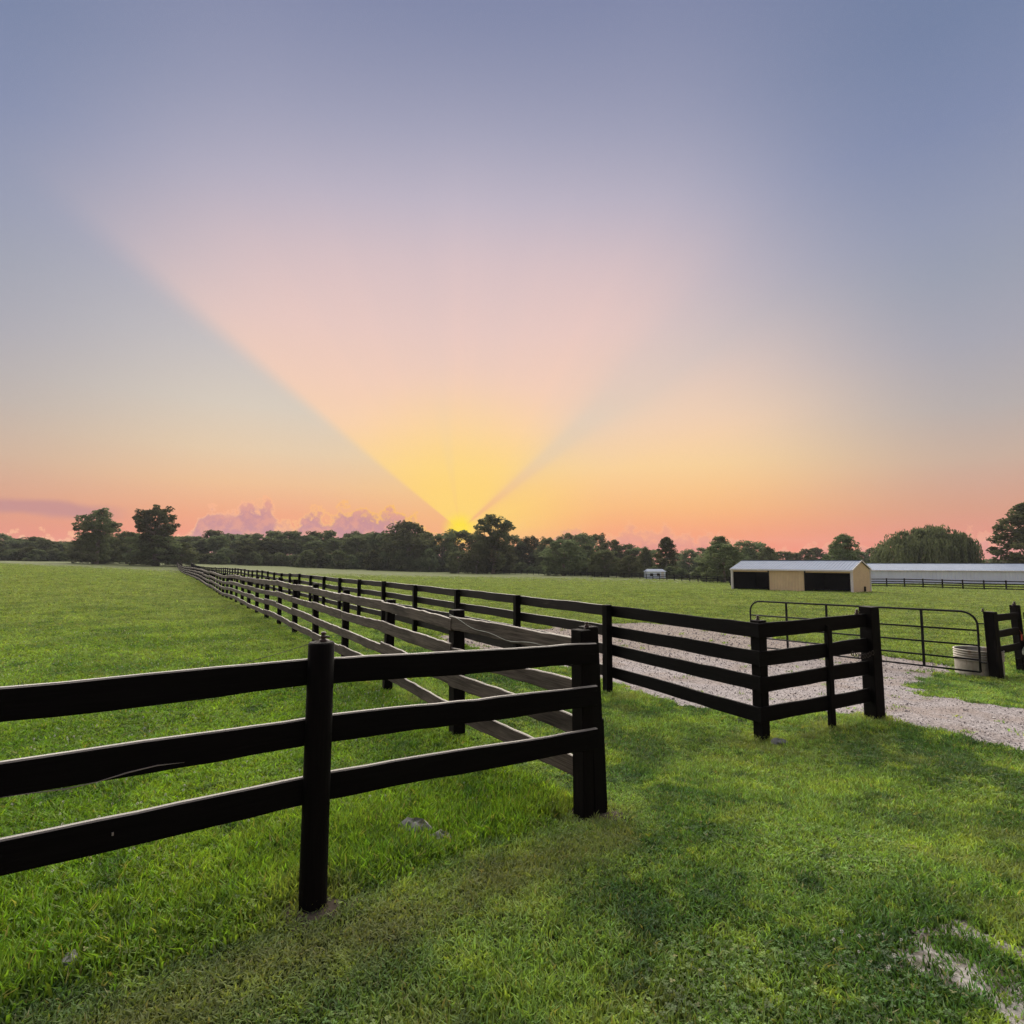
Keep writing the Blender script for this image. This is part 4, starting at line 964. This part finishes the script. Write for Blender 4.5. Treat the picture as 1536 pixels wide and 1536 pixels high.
    me.polygons.add(n); me.polygons.foreach_set('loop_start', np.arange(0, 4 * n, 4, dtype=np.int32)); me.polygons.foreach_set('loop_total', np.full(n, 4, np.int32))
    at_ = me.attributes.new('tint', 'FLOAT', 'POINT'); at_.data.foreach_set('value', np.repeat(T, 4).astype(np.float32)); me.materials.append(leafmat); me.update(calc_edges=True); me.validate()
    return tk.mesh('trunk', M_bark), me
LIB = {k: [tree_meshes(k, s, m) for s in seeds] for k, seeds, m in (('round', (1, 2, 3), M_leaf), ('oak', (4, 5, 6), M_leaf), ('wood', (7, 8, 9, 10), M_leaf), ('feather', (11, 12, 13), M_leaf2), ('willow', (14,), M_leaf2), ('shrub', (15, 16, 17), M_leafdk))}
UNITW = {'round': 3.9, 'oak': 3.1, 'wood': 2.2, 'feather': 3.0, 'willow': 8.2, 'shrub': 6.2}
cnt = {}
TR = random.Random(11)
def tree(kind, name, label, px, top, y, hw, cat='tree', group=None, sink=0.0, rec=True):
    x = xat(px, y, 840); z = gz(x, y) - sink; H = (EYE + pr_(px, top)[1] * y) - z
    i = cnt.get(kind, 0); cnt[kind] = i + 1; tkm, cr = LIB[kind][i % len(LIB[kind])]
    wr = hw / FPX * y
    t = thing(name, Vector((x, y, z)), label, cat, group); t.rotation_euler = (0, 0, TR.uniform(0, 6.283)); t.scale = (wr / UNITW[kind], wr / UNITW[kind], H / 10.0)
    for nm, me in (('trunk', tkm), ('crown', cr)):
        o = bpy.data.objects.new(nm, me); COL.objects.link(o); o.parent = t
    return t
# single trees one can tell apart
tree('oak', 'oak_tree', 'round-headed tall tree with an open crown above the left hedge', 145, 758, 172, 31)
tree('oak', 'oak_tree', 'broad-headed tall tree with sky gaps next to the lane end', 231, 752, 172, 34)
tree('oak', 'oak_tree', 'tall open-crowned tree standing just beside the hidden sun', 739, 767, 186, 37)
tree('round', 'broad_tree', 'big domed tree rising from the wood left of the sunset', 612, 780, 214, 44)
tree('round', 'pale_tree', 'small pale green rounded tree in front of the wood', 688, 824, 186, 19)
tree('round', 'leaning_tree', 'pale leaning tree under the tall open-crowned one', 716, 814, 184, 22)
tree('round', 'broad_tree', 'dark wide tree behind the far fence, left of the low round one', 846, 808, 168, 36)
tree('feather', 'pale_tree', 'pale soft-crowned tree between two dark paddock trees', 880, 812, 176, 24)
tree('round', 'broad_tree', 'low dark round tree right behind the far fence', 907, 822, 158, 27)
tree('round', 'young_tree', 'small round tree left of the white hut', 944, 832, 150, 20)
tree('feather', 'feathery_tree', 'upright feathery tree standing behind the white hut', 1000, 801, 160, 20)
tree('feather', 'feathery_tree', 'pale feathery tree behind the dark round tree by the shed', 1080, 799, 138, 28)
tree('round', 'broad_tree', 'dark round tree at the left end of the beige shed', 1086, 814, 122, 38)
tree('round', 'broad_tree', 'low domed tree behind the beige shed roof', 1128, 808, 175, 34)
tree('round', 'broad_tree', 'smaller dome beside the low domed tree behind the shed', 1152, 818, 165, 17)
tree('feather', 'bushy_tree', 'bushy upright tree over the right gable of the shed', 1266, 795, 135, 29)
tree('willow', 'willow_tree', 'wide weeping willow over the long white barn', 1394, 792, 138, 66)
tree('feather', 'small_tree', 'small ragged tree beside the weeping willow', 1450, 815, 142, 18)
tree('feather', 'feathery_tree', 'tall dark feathery tree beyond the barn roof', 1548, 744, 122, 52)
tree('round', 'broad_tree', 'round tree half hidden by the tall oaks on the left', 190, 796, 186, 30)
tree('round', 'broad_tree', 'dark tree filling the gap under the left tall crown', 140, 797, 176, 38)
tree('round', 'broad_tree', 'dark bulky tree under the broad-headed one', 236, 793, 174, 40)
tree('round', 'broad_tree', 'low sloping tree where the lane meets the wood', 272, 812, 178, 26)
tree('round', 'broad_tree', 'grey dome behind the tall open-crowned tree', 690, 792, 226, 40)
tree('round', 'broad_tree', 'dark shadowy tree filling below the sunset tree', 742, 806, 192, 36)
tree('feather', 'small_tree', 'thin tree with sky showing through near the hut', 968, 818, 180, 14)
# the long wood
wl = 'tall slender wood tree in the even row behind the pasture'
for px in range(-120, 640, 15):
    for row in (0, 1):
        p = px + TR.uniform(-6, 6) + row * 7; top = 797 + TR.uniform(-4, 8) + (2 if px < 110 else 0) + (0 if row == 0 else 6)
        if px < 262: top += 2 + 6 * abs(math.sin(px * .05))
        tree('wood', 'wood_tree', wl, p, top, 240 + TR.uniform(-8, 10) - row * 12, TR.uniform(13, 19), group='trees of the long wood')
wl2 = 'rounded tree crown in the mass behind the middle of the paddock'
for px, top in ((640, 797), (665, 795), (770, 800), (795, 802), (822, 804), (850, 799), (872, 797), (895, 799), (918, 806), (938, 814), (958, 818), (980, 824), (785, 815), (820, 818), (765, 818), (560, 798), (535, 800), (580, 797)):
    tree('round', 'wood_tree', wl2, px, top + TR.uniform(-2, 2), 222 + TR.uniform(-8, 10), TR.uniform(20, 28), group='rounded trees behind the paddock')
wl3 = 'low distant tree along the skyline behind the shed'
for px in range(1020, 1330, 17):
    tree('round', 'distant_tree', wl3, px + TR.uniform(-4, 4), 824 + TR.uniform(-5, 5), 225 + TR.uniform(-6, 8), TR.uniform(14, 20), group='low trees behind the shed')
for px in range(1330, 1760, 22):
    tree('round', 'distant_tree', 'low distant tree peeping over the white barn roof', px, 838 + TR.uniform(-3, 2), 200 + TR.uniform(-6, 8), TR.uniform(14, 20), group='low trees behind the barn')
# hedge shrubs at the foot of the wood
hl = 'dark shrub in the hedgerow along the foot of the wood'
for px in range(-140, 660, 13):
    tree('shrub', 'hedge_shrub', hl, px + TR.uniform(-4, 4), 824 + TR.uniform(-6, 7) + max(0, px - 300) * .012, 205 + TR.uniform(-4, 8) , TR.uniform(13, 19), 'shrub', 'hedgerow shrubs', sink=.3)
hl2 = 'shrub growing low behind the far paddock fence'
for k, px in enumerate(range(655, 1100, 14)):
    yy = 218 - (px - 655) * .21
    tree('shrub', 'fence_shrub', hl2, px + TR.uniform(-4, 4), 842 + (px - 655) * .035 + TR.uniform(-6, 5), yy + TR.uniform(4, 14), TR.uniform(10, 16), 'shrub', 'shrubs behind the far fence', sink=.3)

# ------------------------------------------------------------------ evening haze
m, nt, out = material('evening_haze')
pv = nt.nodes.new('ShaderNodeVolumePrincipled'); pv.inputs['Density'].default_value = .00016; pv.inputs['Color'].default_value = (.80, .84, .90, 1); pv.inputs['Anisotropy'].default_value = 0.0
nt.links.new(pv.outputs[0], out.inputs['Volume'])
mb = MB(); mb.box((0, 0, 10.0), (1500, 1500, 36)); hz_ = mb.build('haze', m); hz_['kind'] = 'stuff'; hz_['label'] = 'thin pale evening haze over the fields'
